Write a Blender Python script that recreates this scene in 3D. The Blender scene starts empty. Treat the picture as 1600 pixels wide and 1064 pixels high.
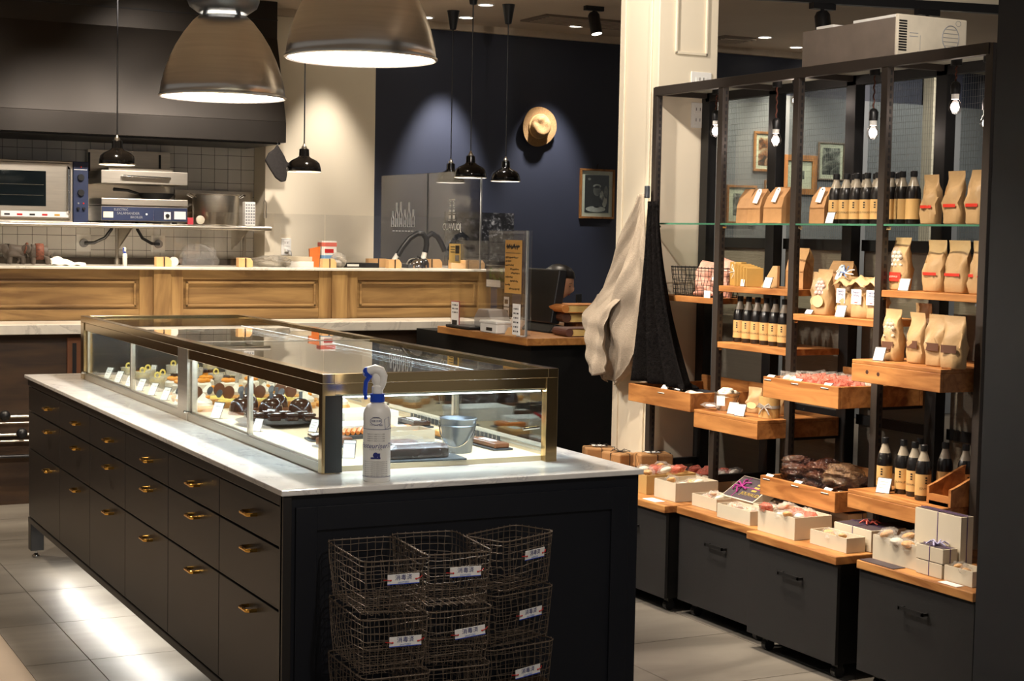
import bpy, math, random
from math import sin, cos, pi, radians as rad
from mathutils import Vector, Matrix, Euler
random.seed(7)
SC = bpy.context.scene
COL = SC.collection
# ---------------------------------------------------------------- camera
cam_d = bpy.data.cameras.new('camera'); CAM = bpy.data.objects.new('camera', cam_d); COL.objects.link(CAM)
cam_d.sensor_width = 36.0; cam_d.lens = 2505.5 * 36 / 1600; cam_d.clip_start = 0.05
yaw, pit, rol = 0.4794, -0.0664, 0.01886
fw = Vector((sin(yaw) * cos(pit), cos(yaw) * cos(pit), sin(pit)))
r0 = Vector((cos(yaw), -sin(yaw), 0)); u0 = r0.cross(fw)
rt = cos(rol) * r0 + sin(rol) * u0; up = -sin(rol) * r0 + cos(rol) * u0
mw = Matrix((rt, up, -fw)).transposed().to_4x4(); mw.translation = (-1.4161, -4.0302, 1.5429)
CAM.matrix_world = mw
SC.camera = CAM
# ---------------------------------------------------------------- world and view
wd = bpy.data.worlds.new('world'); SC.world = wd; wd.use_nodes = True
bg = wd.node_tree.nodes['Background']; bg.inputs[0].default_value = (1.0, 0.94, 0.88, 1); bg.inputs[1].default_value = 0.19
SC.view_settings.view_transform = 'Standard'; SC.view_settings.look = 'None'
SC.view_settings.gamma = 1.0; SC.view_settings.use_curve_mapping = False
SC.view_settings.exposure = 0.0
WARM = (1.0, 0.86, 0.68); NEUT = (1.0, 0.90, 0.80); COOL = (0.74, 0.87, 1.0)
def light(name, kind, loc, power, color=WARM, size=0.05, target=None, spot=60, blend=0.6, size_y=None, rot=None):
    d = bpy.data.lights.new(name, kind); d.energy = power; d.color = color
    if kind == 'AREA':
        d.size = size
        if size_y: d.shape = 'RECTANGLE'; d.size_y = size_y
        else: d.shape = 'DISK'
    else: d.shadow_soft_size = size
    if kind == 'SPOT': d.spot_size = rad(spot); d.spot_blend = blend
    o = bpy.data.objects.new(name, d); COL.objects.link(o); o.location = loc
    if target is not None:
        o.rotation_euler = (Vector(target) - Vector(loc)).to_track_quat('-Z', 'Y').to_euler()
    elif rot: o.rotation_euler = rot
    return o
# ---------------------------------------------------------------- materials
MATS = {}
def lin(c):
    return tuple((x / 12.92 if x <= .04045 else ((x + .055) / 1.055) ** 2.4) for x in [v / 255 for v in c]) + (1,)
def nmat(name):
    m = bpy.data.materials.new(name); m.use_nodes = True
    nt = m.node_tree; MATS[name] = m
    return m, nt, nt.nodes['Principled BSDF']
def M(name, c, rough=.5, metal=0, var=.10, scale=12, bump=0, bscale=80, spec=.5, coat=0, emis=0, ec=None, alpha=None, stretch=None, trans=0, sheen=0):
    if name in MATS: return MATS[name]
    m, nt, b = nmat(name); c = lin(c)
    b.inputs['Roughness'].default_value = rough; b.inputs['Metallic'].default_value = metal
    b.inputs['Specular IOR Level'].default_value = spec; b.inputs['Coat Weight'].default_value = coat
    b.inputs['Coat Roughness'].default_value = .1; b.inputs['Transmission Weight'].default_value = trans
    if emis:
        b.inputs['Emission Color'].default_value = lin(ec) if ec else c; b.inputs['Emission Strength'].default_value = emis
    tc = nt.nodes.new('ShaderNodeTexCoord'); mp = nt.nodes.new('ShaderNodeMapping')
    nt.links.new(tc.outputs['Object'], mp.inputs[0])
    if stretch: mp.inputs['Scale'].default_value = stretch
    nz = nt.nodes.new('ShaderNodeTexNoise'); nz.inputs['Scale'].default_value = scale; nz.inputs['Detail'].default_value = 4
    nt.links.new(mp.outputs[0], nz.inputs['Vector'])
    rp = nt.nodes.new('ShaderNodeValToRGB'); rp.color_ramp.elements[0].position = .3; rp.color_ramp.elements[1].position = .7
    rp.color_ramp.elements[0].color = tuple(x * (1 - var) for x in c[:3]) + (1,)
    rp.color_ramp.elements[1].color = tuple(min(1, x * (1 + var)) for x in c[:3]) + (1,)
    nt.links.new(nz.outputs[0], rp.inputs[0]); nt.links.new(rp.outputs[0], b.inputs['Base Color'])
    if bump:
        n2 = nt.nodes.new('ShaderNodeTexNoise'); n2.inputs['Scale'].default_value = bscale; n2.inputs['Detail'].default_value = 3
        nt.links.new(mp.outputs[0], n2.inputs['Vector'])
        bp = nt.nodes.new('ShaderNodeBump'); bp.inputs['Strength'].default_value = bump; bp.inputs['Distance'].default_value = .01
        nt.links.new(n2.outputs[0], bp.inputs['Height']); nt.links.new(bp.outputs[0], b.inputs['Normal'])
    return m
def wood(name, c1, c2, axis='Y', sc=5, rough=.5, knots=True):
    m, nt, b = nmat(name); b.inputs['Roughness'].default_value = rough
    tc = nt.nodes.new('ShaderNodeTexCoord'); mp = nt.nodes.new('ShaderNodeMapping')
    s = {'X': (.12, 1, 1), 'Y': (1, .12, 1), 'Z': (1, 1, .12)}[axis]; mp.inputs['Scale'].default_value = s
    nt.links.new(tc.outputs['Object'], mp.inputs[0])
    n1 = nt.nodes.new('ShaderNodeTexNoise'); n1.inputs['Scale'].default_value = sc * 6; n1.inputs['Detail'].default_value = 6; n1.inputs['Distortion'].default_value = 1.2
    n2 = nt.nodes.new('ShaderNodeTexNoise'); n2.inputs['Scale'].default_value = sc; n2.inputs['Detail'].default_value = 3; n2.inputs['Distortion'].default_value = 2.0
    nt.links.new(mp.outputs[0], n1.inputs['Vector']); nt.links.new(mp.outputs[0], n2.inputs['Vector'])
    r1 = nt.nodes.new('ShaderNodeValToRGB'); r1.color_ramp.elements[0].position = .34; r1.color_ramp.elements[1].position = .68
    r1.color_ramp.elements[0].color = lin(c2); r1.color_ramp.elements[1].color = lin(c1)
    nt.links.new(n1.outputs[0], r1.inputs[0])
    r2 = nt.nodes.new('ShaderNodeValToRGB'); r2.color_ramp.elements[0].position = .3; r2.color_ramp.elements[1].position = .6
    r2.color_ramp.elements[0].color = (.55, .5, .45, 1); r2.color_ramp.elements[1].color = (1, 1, 1, 1)
    nt.links.new(n2.outputs[0], r2.inputs[0])
    mx = nt.nodes.new('ShaderNodeMix'); mx.data_type = 'RGBA'; mx.blend_type = 'MULTIPLY'; mx.inputs[0].default_value = .7
    nt.links.new(r1.outputs[0], mx.inputs[6]); nt.links.new(r2.outputs[0], mx.inputs[7])
    nt.links.new(mx.outputs[2], b.inputs['Base Color'])
    bp = nt.nodes.new('ShaderNodeBump'); bp.inputs['Strength'].default_value = .15; bp.inputs['Distance'].default_value = .003
    nt.links.new(n1.outputs[0], bp.inputs['Height']); nt.links.new(bp.outputs[0], b.inputs['Normal'])
    return m
def marble(name, base=(232, 228, 222), vein=(150, 150, 155), sc=2.2, rough=.12):
    m, nt, b = nmat(name); b.inputs['Roughness'].default_value = rough
    tc = nt.nodes.new('ShaderNodeTexCoord')
    n1 = nt.nodes.new('ShaderNodeTexNoise'); n1.inputs['Scale'].default_value = sc; n1.inputs['Detail'].default_value = 9; n1.inputs['Distortion'].default_value = 1.6; n1.inputs['Roughness'].default_value = .6
    nt.links.new(tc.outputs['Object'], n1.inputs['Vector'])
    r = nt.nodes.new('ShaderNodeValToRGB'); e = r.color_ramp.elements
    e[0].position = .40; e[0].color = lin(base); e[1].position = .62; e[1].color = lin(tuple(int(x * .95) for x in base))
    k = e.new(.52); k.color = lin(tuple((a + 5 * c) // 6 for a, c in zip(vein, base))); k = e.new(.535); k.color = lin(tuple((a + c) // 2 for a, c in zip(vein, base))); k = e.new(.55); k.color = lin(base)
    nt.links.new(n1.outputs[0], r.inputs[0]); nt.links.new(r.outputs[0], b.inputs['Base Color'])
    return m
def glass(name, tint=(255, 255, 255), refl=1.0, rough=.0, ior=1.5):
    m, nt, b = nmat(name); nt.nodes.remove(b); out = nt.nodes['Material Output']
    t = nt.nodes.new('ShaderNodeBsdfTransparent'); t.inputs[0].default_value = lin(tint)
    g = nt.nodes.new('ShaderNodeBsdfGlossy'); g.inputs['Roughness'].default_value = rough; g.inputs[0].default_value = (refl, refl, refl, 1)
    f = nt.nodes.new('ShaderNodeFresnel'); ge = nt.nodes.new('ShaderNodeNewGeometry'); mi = nt.nodes.new('ShaderNodeMix')
    mi.inputs[2].default_value = ior; mi.inputs[3].default_value = 1 / ior     # same reflectance on both faces of the thin pane
    nt.links.new(ge.outputs['Backfacing'], mi.inputs[0]); nt.links.new(mi.outputs[0], f.inputs[0])
    mx = nt.nodes.new('ShaderNodeMixShader')
    nt.links.new(f.outputs[0], mx.inputs[0]); nt.links.new(t.outputs[0], mx.inputs[1]); nt.links.new(g.outputs[0], mx.inputs[2])
    nt.links.new(mx.outputs[0], out.inputs[0])
    return m
def film(name, c, opac=.25, rough=.15):
    """crinkled clear plastic: part see-through, part glossy film"""
    m, nt, b = nmat(name); out = nt.nodes['Material Output']
    b.inputs['Base Color'].default_value = lin(c); b.inputs['Roughness'].default_value = rough; b.inputs['Specular IOR Level'].default_value = .9
    tc = nt.nodes.new('ShaderNodeTexCoord'); nz = nt.nodes.new('ShaderNodeTexNoise'); nz.inputs['Scale'].default_value = 45; nz.inputs['Detail'].default_value = 2; nz.inputs['Distortion'].default_value = 1.5
    nt.links.new(tc.outputs['Object'], nz.inputs['Vector'])
    bp = nt.nodes.new('ShaderNodeBump'); bp.inputs['Strength'].default_value = .9; bp.inputs['Distance'].default_value = .02
    nt.links.new(nz.outputs[0], bp.inputs['Height']); nt.links.new(bp.outputs[0], b.inputs['Normal'])
    t = nt.nodes.new('ShaderNodeBsdfTransparent'); mx = nt.nodes.new('ShaderNodeMixShader'); mx.inputs[0].default_value = opac
    nt.links.new(t.outputs[0], mx.inputs[1]); nt.links.new(b.outputs[0], mx.inputs[2]); nt.links.new(mx.outputs[0], out.inputs[0])
    return m
def ramptex(name, kind, scale, stops, rough=.6, detail=4, distort=0, stretch=None, bump=0, metal=0):
    m, nt, b = nmat(name); b.inputs['Roughness'].default_value = rough; b.inputs['Metallic'].default_value = metal
    tc = nt.nodes.new('ShaderNodeTexCoord'); mp = nt.nodes.new('ShaderNodeMapping'); nt.links.new(tc.outputs['Object'], mp.inputs[0])
    if stretch: mp.inputs['Scale'].default_value = stretch
    if kind == 'voronoi':
        n = nt.nodes.new('ShaderNodeTexVoronoi'); n.inputs['Scale'].default_value = scale
    else:
        n = nt.nodes.new('ShaderNodeTexNoise'); n.inputs['Scale'].default_value = scale; n.inputs['Detail'].default_value = detail; n.inputs['Distortion'].default_value = distort
    nt.links.new(mp.outputs[0], n.inputs['Vector'])
    r = nt.nodes.new('ShaderNodeValToRGB'); e = r.color_ramp.elements
    e[0].position, e[0].color = stops[0][0], lin(stops[0][1]); e[1].position, e[1].color = stops[-1][0], lin(stops[-1][1])
    for p, c in stops[1:-1]: k = e.new(p); k.color = lin(c)
    nt.links.new(n.outputs[0], r.inputs[0]); nt.links.new(r.outputs[0], b.inputs['Base Color'])
    if bump:
        bp = nt.nodes.new('ShaderNodeBump'); bp.inputs['Strength'].default_value = bump; bp.inputs['Distance'].default_value = .01
        nt.links.new(n.outputs[0], bp.inputs['Height']); nt.links.new(bp.outputs[0], b.inputs['Normal'])
    return m
def emit(name, c, s):
    m, nt, b = nmat(name); nt.nodes.remove(b); e = nt.nodes.new('ShaderNodeEmission'); e.inputs[0].default_value = tuple(c) + (1,); e.inputs[1].default_value = s
    nt.links.new(e.outputs[0], nt.nodes['Material Output'].inputs[0]); return m

NAVY = M('navy_paint', (46, 50, 64), .55, var=.04, scale=3)
CREAM = M('cream_paint', (232, 220, 196), .6, var=.03, scale=2)
CEIL = M('ceiling_paint', (196, 178, 156), .8, var=.05, scale=2)
BLACKP = M('black_paint', (34, 33, 33), .45, var=.12, scale=4)
DARKPIL = M('dark_column_paint', (44, 43, 43), .6, var=.08, scale=3)
HOOD = M('dark_bronze_steel', (46, 41, 36), .42, metal=.6, var=.12, scale=2.5)
ISL = M('charcoal_lacquer', (41, 38, 36), .36, spec=.35, var=.05, scale=3)
ISLEND = M('black_lacquer', (25, 27, 33), .42, spec=.3, var=.05, scale=3)
BRASS = M('brass', (236, 184, 92), .18, metal=1, var=.04)
STEEL = M('brushed_steel', (206, 198, 184), .34, metal=1, var=.06, scale=6, stretch=(1, 1, 14))
CHAMP = M('champagne_steel', (196, 172, 128), .16, metal=1, var=.04, scale=2)
CHROME = M('chrome', (225, 225, 225), .08, metal=1, var=.02)
GALV = M('galvanised_zinc', (118, 124, 132), .4, metal=.85, var=.12, scale=20)
ALU = M('spun_aluminium', (214, 209, 202), .28, metal=.95, var=.07, scale=3, stretch=(1, 1, 30))
WHITEEN = M('white_enamel', (245, 240, 228), .5, var=.01)
BLKEN = M('black_enamel', (16, 14, 13), .12, var=.1)
BLKMET = M('black_steel', (30, 29, 29), .45, metal=.3, var=.1, scale=10)
GUN = M('gunmetal_steel', (60, 53, 48), .45, metal=.3, var=.06, scale=8)
TABG = M('grey_drawer_front', (36, 35, 35), .55, spec=.25, var=.08, scale=3)
WIRE = M('rusty_wire', (116, 102, 88), .5, metal=.4, var=.25, scale=60)
BLKPL = M('black_plastic', (22, 22, 24), .4, var=.1)
GREYPL = M('grey_plastic', (150, 150, 152), .4, var=.04)
WHITE = M('white_plastic', (240, 238, 232), .4, var=.02)
CARD = M('white_card', (246, 244, 240), .6, var=.02)
BLUE = M('blue_plastic', (24, 70, 190), .3, var=.03)
RED = M('red_plastic', (200, 30, 28), .4, var=.05)
LBLRED = M('red_label', (214, 52, 34), .5, var=.04)
INK = M('navy_ink', (40, 48, 120), .6, var=.02)
BLK_INK = M('black_ink', (28, 26, 26), .6, var=.02)
GOLDINK = M('gold_ink', (226, 196, 104), .35, metal=.5, var=.05)
PLUM = M('purple_ribbon', (150, 40, 120), .6, var=.15, scale=90)
KRAFT = M('kraft_paper', (172, 128, 82), .65, var=.06, scale=20, bump=.2, bscale=40)
KRAFTL = M('light_kraft_paper', (188, 154, 110), .5, var=.06, scale=14, bump=.35, bscale=22)
KRAFTB = M('kraft_board', (196, 158, 98), .7, var=.05)
BOXG = M('pale_grey_board', (206, 194, 172), .65, var=.02)
BOXIN = M('box_inner_board', (188, 168, 136), .7, var=.04)
DLID = M('dark_violet_lid', (72, 62, 68), .5, var=.08)
LINEN = M('linen_cloth', (152, 139, 123), .9, var=.08, scale=120, bump=.4, bscale=220)
DARKCL = M('dark_woven_cloth', (15, 13, 13), .95, var=.7, scale=90, bump=.5, bscale=200, spec=.05)
STRAW = M('straw_weave', (160, 124, 78), .8, var=.16, scale=90, bump=.5, bscale=160)
SHELFW = wood('honey_pine', (204, 142, 80), (152, 94, 46), 'Y', 4)
TABW = wood('oiled_pine', (206, 148, 86), (146, 92, 46), 'Y', 3.5)
OAK = wood('limed_oak', (166, 132, 82), (112, 82, 44), 'X', 2.2, .6)
OAKV = wood('limed_oak_upright', (170, 136, 84), (120, 88, 48), 'Z', 2.2, .6)
DWOOD = wood('dark_board', (84, 60, 36), (52, 36, 22), 'X', 2, .6)
REGW = wood('register_slab_wood', (206, 146, 78), (150, 94, 42), 'Y', 3)
BLOCKW = M('pale_beech', (212, 168, 116), .6, var=.06, scale=10, stretch=(1, 6, 1))
MARB = marble('white_marble', (240, 237, 231), (168, 166, 168)); MARB2 = marble('grey_vein_marble', (226, 220, 208), (160, 156, 148), 1.4, .2)
GLASS = glass('clear_glass', (248, 252, 250)); GLASST = glass('green_edge_glass', (246, 251, 248))
GLASSTOP = glass('case_top_glass', (232, 238, 238), 1.0, 0, 1.62)
ACRY = glass('clear_acrylic', (250, 250, 250), 1.0, 0, 1.5); SMOKE = glass('hazy_screen_acrylic', (214, 216, 220), 1.0, .05, 1.5)
FILM = film('clear_film', (240, 236, 230), .17); FILMP = film('pink_film', (228, 128, 108), .58); FILMC = film('tight_clear_wrap', (220, 226, 236), .07, .1); FILMT = film('tan_film', (158, 124, 92), .5)
FILMB = film('amber_brown_film', (74, 40, 24), .88, .12); FILMW = film('milky_film', (232, 226, 216), .45)
CHOC = M('dark_chocolate', (58, 32, 22), .18, var=.15, coat=.6); CHOCM = M('milk_chocolate', (110, 66, 40), .35, var=.12)
CREAMF = M('whipped_cream', (228, 218, 200), .6, var=.02); PASTRY = M('baked_pastry', (214, 158, 88), .6, var=.18, scale=60, bump=.4)
ORANGE = M('orange_glaze', (236, 148, 40), .2, var=.1, coat=.6); CUSTARD = M('lemon_custard', (240, 214, 110), .4, var=.05)
PINK = M('pink_sweet', (236, 128, 110), .4, var=.15, scale=30); PINKL = M('pale_pink_sweet', (238, 206, 200), .6, var=.05)
CARROT = M('candied_orange', (236, 138, 58), .4, var=.15); SLATE = M('slate', (60, 64, 70), .6, var=.15, scale=20)
BROWNC = M('brown_cake', (96, 58, 36), .7, var=.15, scale=40, bump=.4); LEATHER = M('brown_leather', (92, 56, 36), .5, var=.2, scale=20)
TANC = M('tan_leather', (196, 126, 60), .5, var=.12, scale=14); PAGES = M('page_block', (214, 182, 112), .8, var=.12, scale=60, stretch=(1, 1, 20))
SKIN = M('skin', (226, 172, 138), .5, var=.03); HAIR = M('black_hair', (22, 17, 15), .4, var=.3, scale=50, stretch=(6, 6, 1))
ELE = M('grey_figurine', (78, 69, 62), .6, var=.2, scale=30)
DECK = M('case_deck_board', (214, 190, 156), .55, var=.05)
# ---------------------------------------------------------------- mesh helpers
class G:
    def __init__(s): s.v = []; s.f = []
    def add(s, vs, fs):
        n = len(s.v); s.v += [tuple(p) for p in vs]; s.f += [tuple(i + n for i in f) for f in fs]; return s
    def box(s, x0, y0, z0, x1, y1, z1, T=None):
        vs = [(x, y, z) for z in (z0, z1) for y in (y0, y1) for x in (x0, x1)]
        if T is not None: vs = [T @ Vector(p) for p in vs]
        return s.add(vs, [(0, 2, 3, 1), (4, 5, 7, 6), (0, 1, 5, 4), (2, 6, 7, 3), (0, 4, 6, 2), (1, 3, 7, 5)])
    def loft(s, rings, cap=True, closed=False):
        n = len(rings[0]); vs = [p for r in rings for p in r]; fs = []
        m = len(rings)
        for i in range(m if closed else m - 1):
            for j in range(n):
                a = i * n + j; b = i * n + (j + 1) % n; k = ((i + 1) % m) * n
                fs.append((a, b, k + (j + 1) % n, k + j))
        if cap and not closed:
            fs.append(tuple(range(n - 1, -1, -1))); fs.append(tuple((m - 1) * n + j for j in range(n)))
        return s.add(vs, fs)
    def lathe(s, prof, n=24, c=(0, 0, 0), cap=True, T=None):
        rings = []
        for r, z in prof:
            ring = [Vector((c[0] + r * cos(2 * pi * k / n), c[1] + r * sin(2 * pi * k / n), c[2] + z)) for k in range(n)]
            if T is not None: ring = [T @ p for p in ring]
            rings.append(ring)
        return s.loft(rings, cap)
    def tube(s, pts, r, n=8, closed=False, cap=True):
        P = [Vector(p) for p in pts]; m = len(P); rs = r if isinstance(r, (list, tuple)) else [r] * m
        rings = []; nrm = None
        for i in range(m):
            if closed: t = P[(i + 1) % m] - P[i - 1]
            else: t = P[min(i + 1, m - 1)] - P[max(i - 1, 0)]
            if t.length < 1e-9: t = Vector((0, 0, 1))
            t.normalize()
            if nrm is None: nrm = t.orthogonal().normalized()
            else:
                nrm = nrm - t * nrm.dot(t)
                nrm = nrm.normalized() if nrm.length > 1e-6 else t.orthogonal().normalized()
            b = t.cross(nrm)
            rings.append([P[i] + rs[i] * (cos(2 * pi * k / n) * nrm + sin(2 * pi * k / n) * b) for k in range(n)])
        return s.loft(rings, cap, closed)
    def cyl(s, a, b, r, n=16): return s.tube([a, b], r, n)
    def ell(s, c, r, n=14, m=9, T=None, fn=None):
        rings = []
        for i in range(m + 1):
            t = -pi / 2 + pi * i / m; ring = []
            for k in range(n):
                p = Vector((cos(t) * cos(2 * pi * k / n), cos(t) * sin(2 * pi * k / n), sin(t)))
                if fn: p = fn(p)
                p = Vector((p.x * r[0], p.y * r[1], p.z * r[2]))
                if T is not None: p = T @ p
                ring.append(p + Vector(c))
            rings.append(ring)
        return s.loft(rings, True)
    def prism(s, poly, d, axis='z', o=0):
        f = {'z': lambda a, b, c: (a, b, c), 'y': lambda a, b, c: (a, c, b), 'x': lambda a, b, c: (c, a, b)}[axis]
        return s.loft([[f(a, b, o) for a, b in poly], [f(a, b, o + d) for a, b in poly]])
    def grid(s, fn, nu, nv):
        vs = [fn(u / nu, v / nv) for v in range(nv + 1) for u in range(nu + 1)]
        fs = [(v * (nu + 1) + u, v * (nu + 1) + u + 1, (v + 1) * (nu + 1) + u + 1, (v + 1) * (nu + 1) + u) for v in range(nv) for u in range(nu)]
        return s.add(vs, fs)
    def rot(s, T): s.v = [tuple(T @ Vector(p)) for p in s.v]; return s
    def mesh(s, name, mat, smooth=False):
        me = bpy.data.meshes.new(name); me.from_pydata(s.v, [], s.f); me.materials.append(mat)
        import bmesh
        b = bmesh.new(); b.from_mesh(me); bmesh.ops.recalc_face_normals(b, faces=b.faces); b.to_mesh(me); b.free()
        if smooth:
            me.polygons.foreach_set('use_smooth', [True] * len(me.polygons))
            try: me.set_sharp_from_angle(angle=rad(smooth if smooth is not True else 40))
            except Exception: pass
        me.update(); return me
    def obj(s, name, mat, parent=None, smooth=False, bev=0, solid=0, sub=0):
        o = bpy.data.objects.new(name, s.mesh(name, mat, smooth)); COL.objects.link(o)
        if parent is not None: o.parent = parent
        if solid: m = o.modifiers.new('thick', 'SOLIDIFY'); m.thickness = solid; m.offset = 0
        if sub: m = o.modifiers.new('sub', 'SUBSURF'); m.levels = sub; m.render_levels = sub
        if bev: m = o.modifiers.new('bev', 'BEVEL'); m.width = bev; m.segments = 2; m.limit_method = 'ANGLE'; m.angle_limit = rad(40)
        return o
def B(*a, T=None): return G().box(*a, T=T)
def Tm(loc=(0, 0, 0), rot=(0, 0, 0)): return Matrix.Translation(loc) @ Euler(rot).to_matrix().to_4x4()
def tag(o, label, cat, group=None):
    o['label'] = label; o['category'] = cat
    if group: o['group'] = group
    return o
def thing(name, label, cat, loc=(0, 0, 0), rz=0, group=None, rot=None):
    o = bpy.data.objects.new(name, None); COL.objects.link(o); o.empty_display_size = .05
    o.location = loc; o.rotation_euler = rot if rot else (0, 0, rz)
    return tag(o, label, cat, group)
def struct(o): o['kind'] = 'structure'; return o
def clone(o, parent):
    c = o.copy(); COL.objects.link(c); c.parent = parent
    for ch in [k for k in o.children]: clone(ch, c)
    return c
def dup(root, loc, rz=0, label=None, group=None, rot=None, scale=None):
    r = clone(root, None); r.location = loc; r.rotation_euler = rot if rot else (0, 0, rz)
    if scale: r.scale = scale if isinstance(scale, (tuple, list)) else (scale,) * 3
    if label: r['label'] = label
    if group: r['group'] = group
    return r
def text(s, size, mat, name, parent, loc, rot, align='CENTER', ext=.0004, sx=1, shear=0, bold=0):
    cu = bpy.data.curves.new('t', 'FONT'); cu.body = s; cu.size = size; cu.extrude = ext; cu.align_x = align; cu.align_y = 'CENTER'; cu.resolution_u = 2; cu.shear = shear; cu.offset = bold
    t = bpy.data.objects.new('t', cu); COL.objects.link(t)
    dg = bpy.context.evaluated_depsgraph_get(); me = bpy.data.meshes.new_from_object(t.evaluated_get(dg))
    bpy.data.objects.remove(t); bpy.data.curves.remove(cu)
    T = Tm(loc, rot) @ Matrix.Diagonal((sx, 1, 1, 1)); me.transform(T); me.materials.clear(); me.materials.append(mat); me.name = name
    o = bpy.data.objects.new(name, me); COL.objects.link(o); o.parent = parent
    return o
RX = (pi / 2, 0, 0)            # text standing up, facing -y
RXL = (pi / 2, 0, -pi / 2)     # text standing up, facing -x
def skin(name, V, E, R, mat, parent=None, sub=2, root=0):
    me = bpy.data.meshes.new(name); me.from_pydata(V, E, []); me.materials.append(mat)
    o = bpy.data.objects.new(name, me); COL.objects.link(o)
    if parent is not None: o.parent = parent
    m = o.modifiers.new('skin', 'SKIN'); m.use_smooth_shade = True
    sv = me.skin_vertices[0].data
    for i, r in enumerate(R): sv[i].radius = (r, r) if not isinstance(r, tuple) else r; sv[i].use_root = (i == root)
    s = o.modifiers.new('sub', 'SUBSURF'); s.levels = sub; s.render_levels = sub
    return o
# ---------------------------------------------------------------- main lights (fixtures modelled further down only where in view)
SPOTS = [  # ceiling downlights, then added fill spots without fixtures: loc, target, power, angle
    ((3.66, 6.55, 3.06), (3.66, 6.98, 1.7), 62, 46), ((4.55, 6.50, 3.06), (4.55, 6.98, 1.7), 40, 46),
    ((2.72, 6.65, 3.06), (2.72, 6.75, 0), 36, 60), ((-0.10, 5.5, 3.06), (-0.10, 6.5, 2.3), 9, 80), ((1.35, 5.5, 3.06), (1.45, 6.5, 2.3), 9, 80),
    ((1.25, 1.9, 3.06), (2.5, 1.75, 1.1), 50, 44), ((1.25, 1.0, 3.06), (2.5, 1.0, 1.0), 58, 44), ((1.25, 0.2, 3.06), (2.5, 0.35, .9), 58, 44),
    ((1.5, 0.9, 3.06), (2.35, .5, .45), 55, 36), ((1.7, 2.2, 3.06), (2.4, 2.0, .6), 34, 40),
    ((0.5, 4.3, 3.06), (0.5, 5.2, 1.1), 50, 80), ((2.0, 4.3, 3.06), (2.0, 5.2, 1.1), 50, 80), ((3.3, 4.6, 3.06), (3.0, 3.9, 1.0), 34, 60),
    ((-1.0, 2.2, 3.06), (-.5, 2.2, 0), 46, 80), ((-1.0, 4.6, 3.06), (-.8, 4.6, 0), 40, 80),
    ((6.07, 6.22, 3.06), (6.3, 6.93, 1.7), 34, 90), ((6.66, 6.6, 3.06), (7.0, 6.93, 1.5), 26, 90), ((5.2, 4.5, 3.06), (5.2, 4.9, 0), 30, 100),
    ((3.42, 6.72, 3.06), None, 0, 0), ((3.49, 5.89, 3.06), (3.4, 5.8, 0), 18, 70),
    ((8.0, 5.6, 3.06), (8.0, 6.93, 1.9), 36, 110), ((9.5, 4.5, 3.06), (10.3, 5.0, 1.9), 40, 110),  # unseen fill spots added to brighten the side room walls
    ((1.25, 1.55, 3.06), (2.6, 2.3, 2.3), 32, 60), ((.9, 4.8, 3.06), (.75, 6.9, 1.66), 58, 46), ((1.7, 4.8, 3.06), (1.75, 6.9, 1.66), 64, 46), ((1.2, -.9, 3.06), (2.6, 1.4, 2.5), 48, 50), ((.2, -2.4, 3.06), (.5, 0, .5), 26, 50),  # unseen fill spots added to brighten pillar, kitchen, ventilation unit and island front
 ]
for i, (l, t, p, a) in enumerate(SPOTS):
    if p: light('downlight_and_fill_lamp', 'SPOT', (l[0], l[1], 3.03), p * 4.2, (1, .95, .93) if i < 2 else (WARM if 5 <= i <= 16 else NEUT), .04, t, a, .8)
# ---------------------------------------------------------------- the room
fl = struct(B(-.36, -1.25, -.06, 11, 7.3, -.004).obj('floor', M('floor_grout', (84, 78, 70), .8)))
def floormat():
    m, nt, b = nmat('concrete_tile'); b.inputs['Roughness'].default_value = .38
    ge = nt.nodes.new('ShaderNodeNewGeometry')
    oi = nt.nodes.new('ShaderNodeObjectInfo')
    n1 = nt.nodes.new('ShaderNodeTexNoise'); n1.inputs['Scale'].default_value = 2.2; n1.inputs['Detail'].default_value = 8; n1.inputs['Distortion'].default_value = .9
    mp = nt.nodes.new('ShaderNodeMapping'); mp.inputs['Scale'].default_value = (.5, 1.6, 1)
    nt.links.new(ge.outputs['Position'], mp.inputs[0]); nt.links.new(mp.outputs[0], n1.inputs['Vector'])
    r = nt.nodes.new('ShaderNodeValToRGB'); e = r.color_ramp.elements; e[0].position = .3; e[0].color = lin((102, 96, 88)); e[1].position = .75; e[1].color = lin((144, 137, 127))
    nt.links.new(n1.outputs[0], r.inputs[0])
    hs = nt.nodes.new('ShaderNodeHueSaturation'); mr = nt.nodes.new('ShaderNodeMapRange'); mr.inputs[3].default_value = .9; mr.inputs[4].default_value = 1.08
    nt.links.new(oi.outputs['Random'], mr.inputs[0]); nt.links.new(mr.outputs[0], hs.inputs['Value']); nt.links.new(r.outputs[0], hs.inputs['Color'])
    nt.links.new(hs.outputs[0], b.inputs['Base Color']); return m
FT = floormat(); pit_ = .585
tm = B(0, 0, -.02, pit_ - .004, pit_ - .004, 0).mesh('floor_tile', FT)
tn = B(.36, 0, -.02, pit_ - .004, pit_ - .004, 0).mesh('floor_tile', FT)
for i in range(-1, 5):
    for j in range(-5, 7):
        o = bpy.data.objects.new('floor_tile', tm if i >= 0 else tn); COL.objects.link(o); o.parent = fl
        o.location = (-.135 + pit_ * i, 1.65 + pit_ * j, 0)
struct(B(-5, -8, -.06, -.362, 9, 0).obj('floor_corridor', M('corridor_stone', (164, 148, 130), .4, var=.08, scale=3)))
struct(B(-.362, -8, -.06, 9, -1.25, 0).obj('floor_entrance', M('entrance_stone', (200, 186, 166), .4, var=.08, scale=3)))
struct(B(3.127, 6.95, 0, 11, 7.25, 3.05).obj('wall_back', NAVY))
struct(B(2.29, 6.95, 0, 3.127, 7.25, 3.1).obj('wall_back_cream', CREAM))
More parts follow.
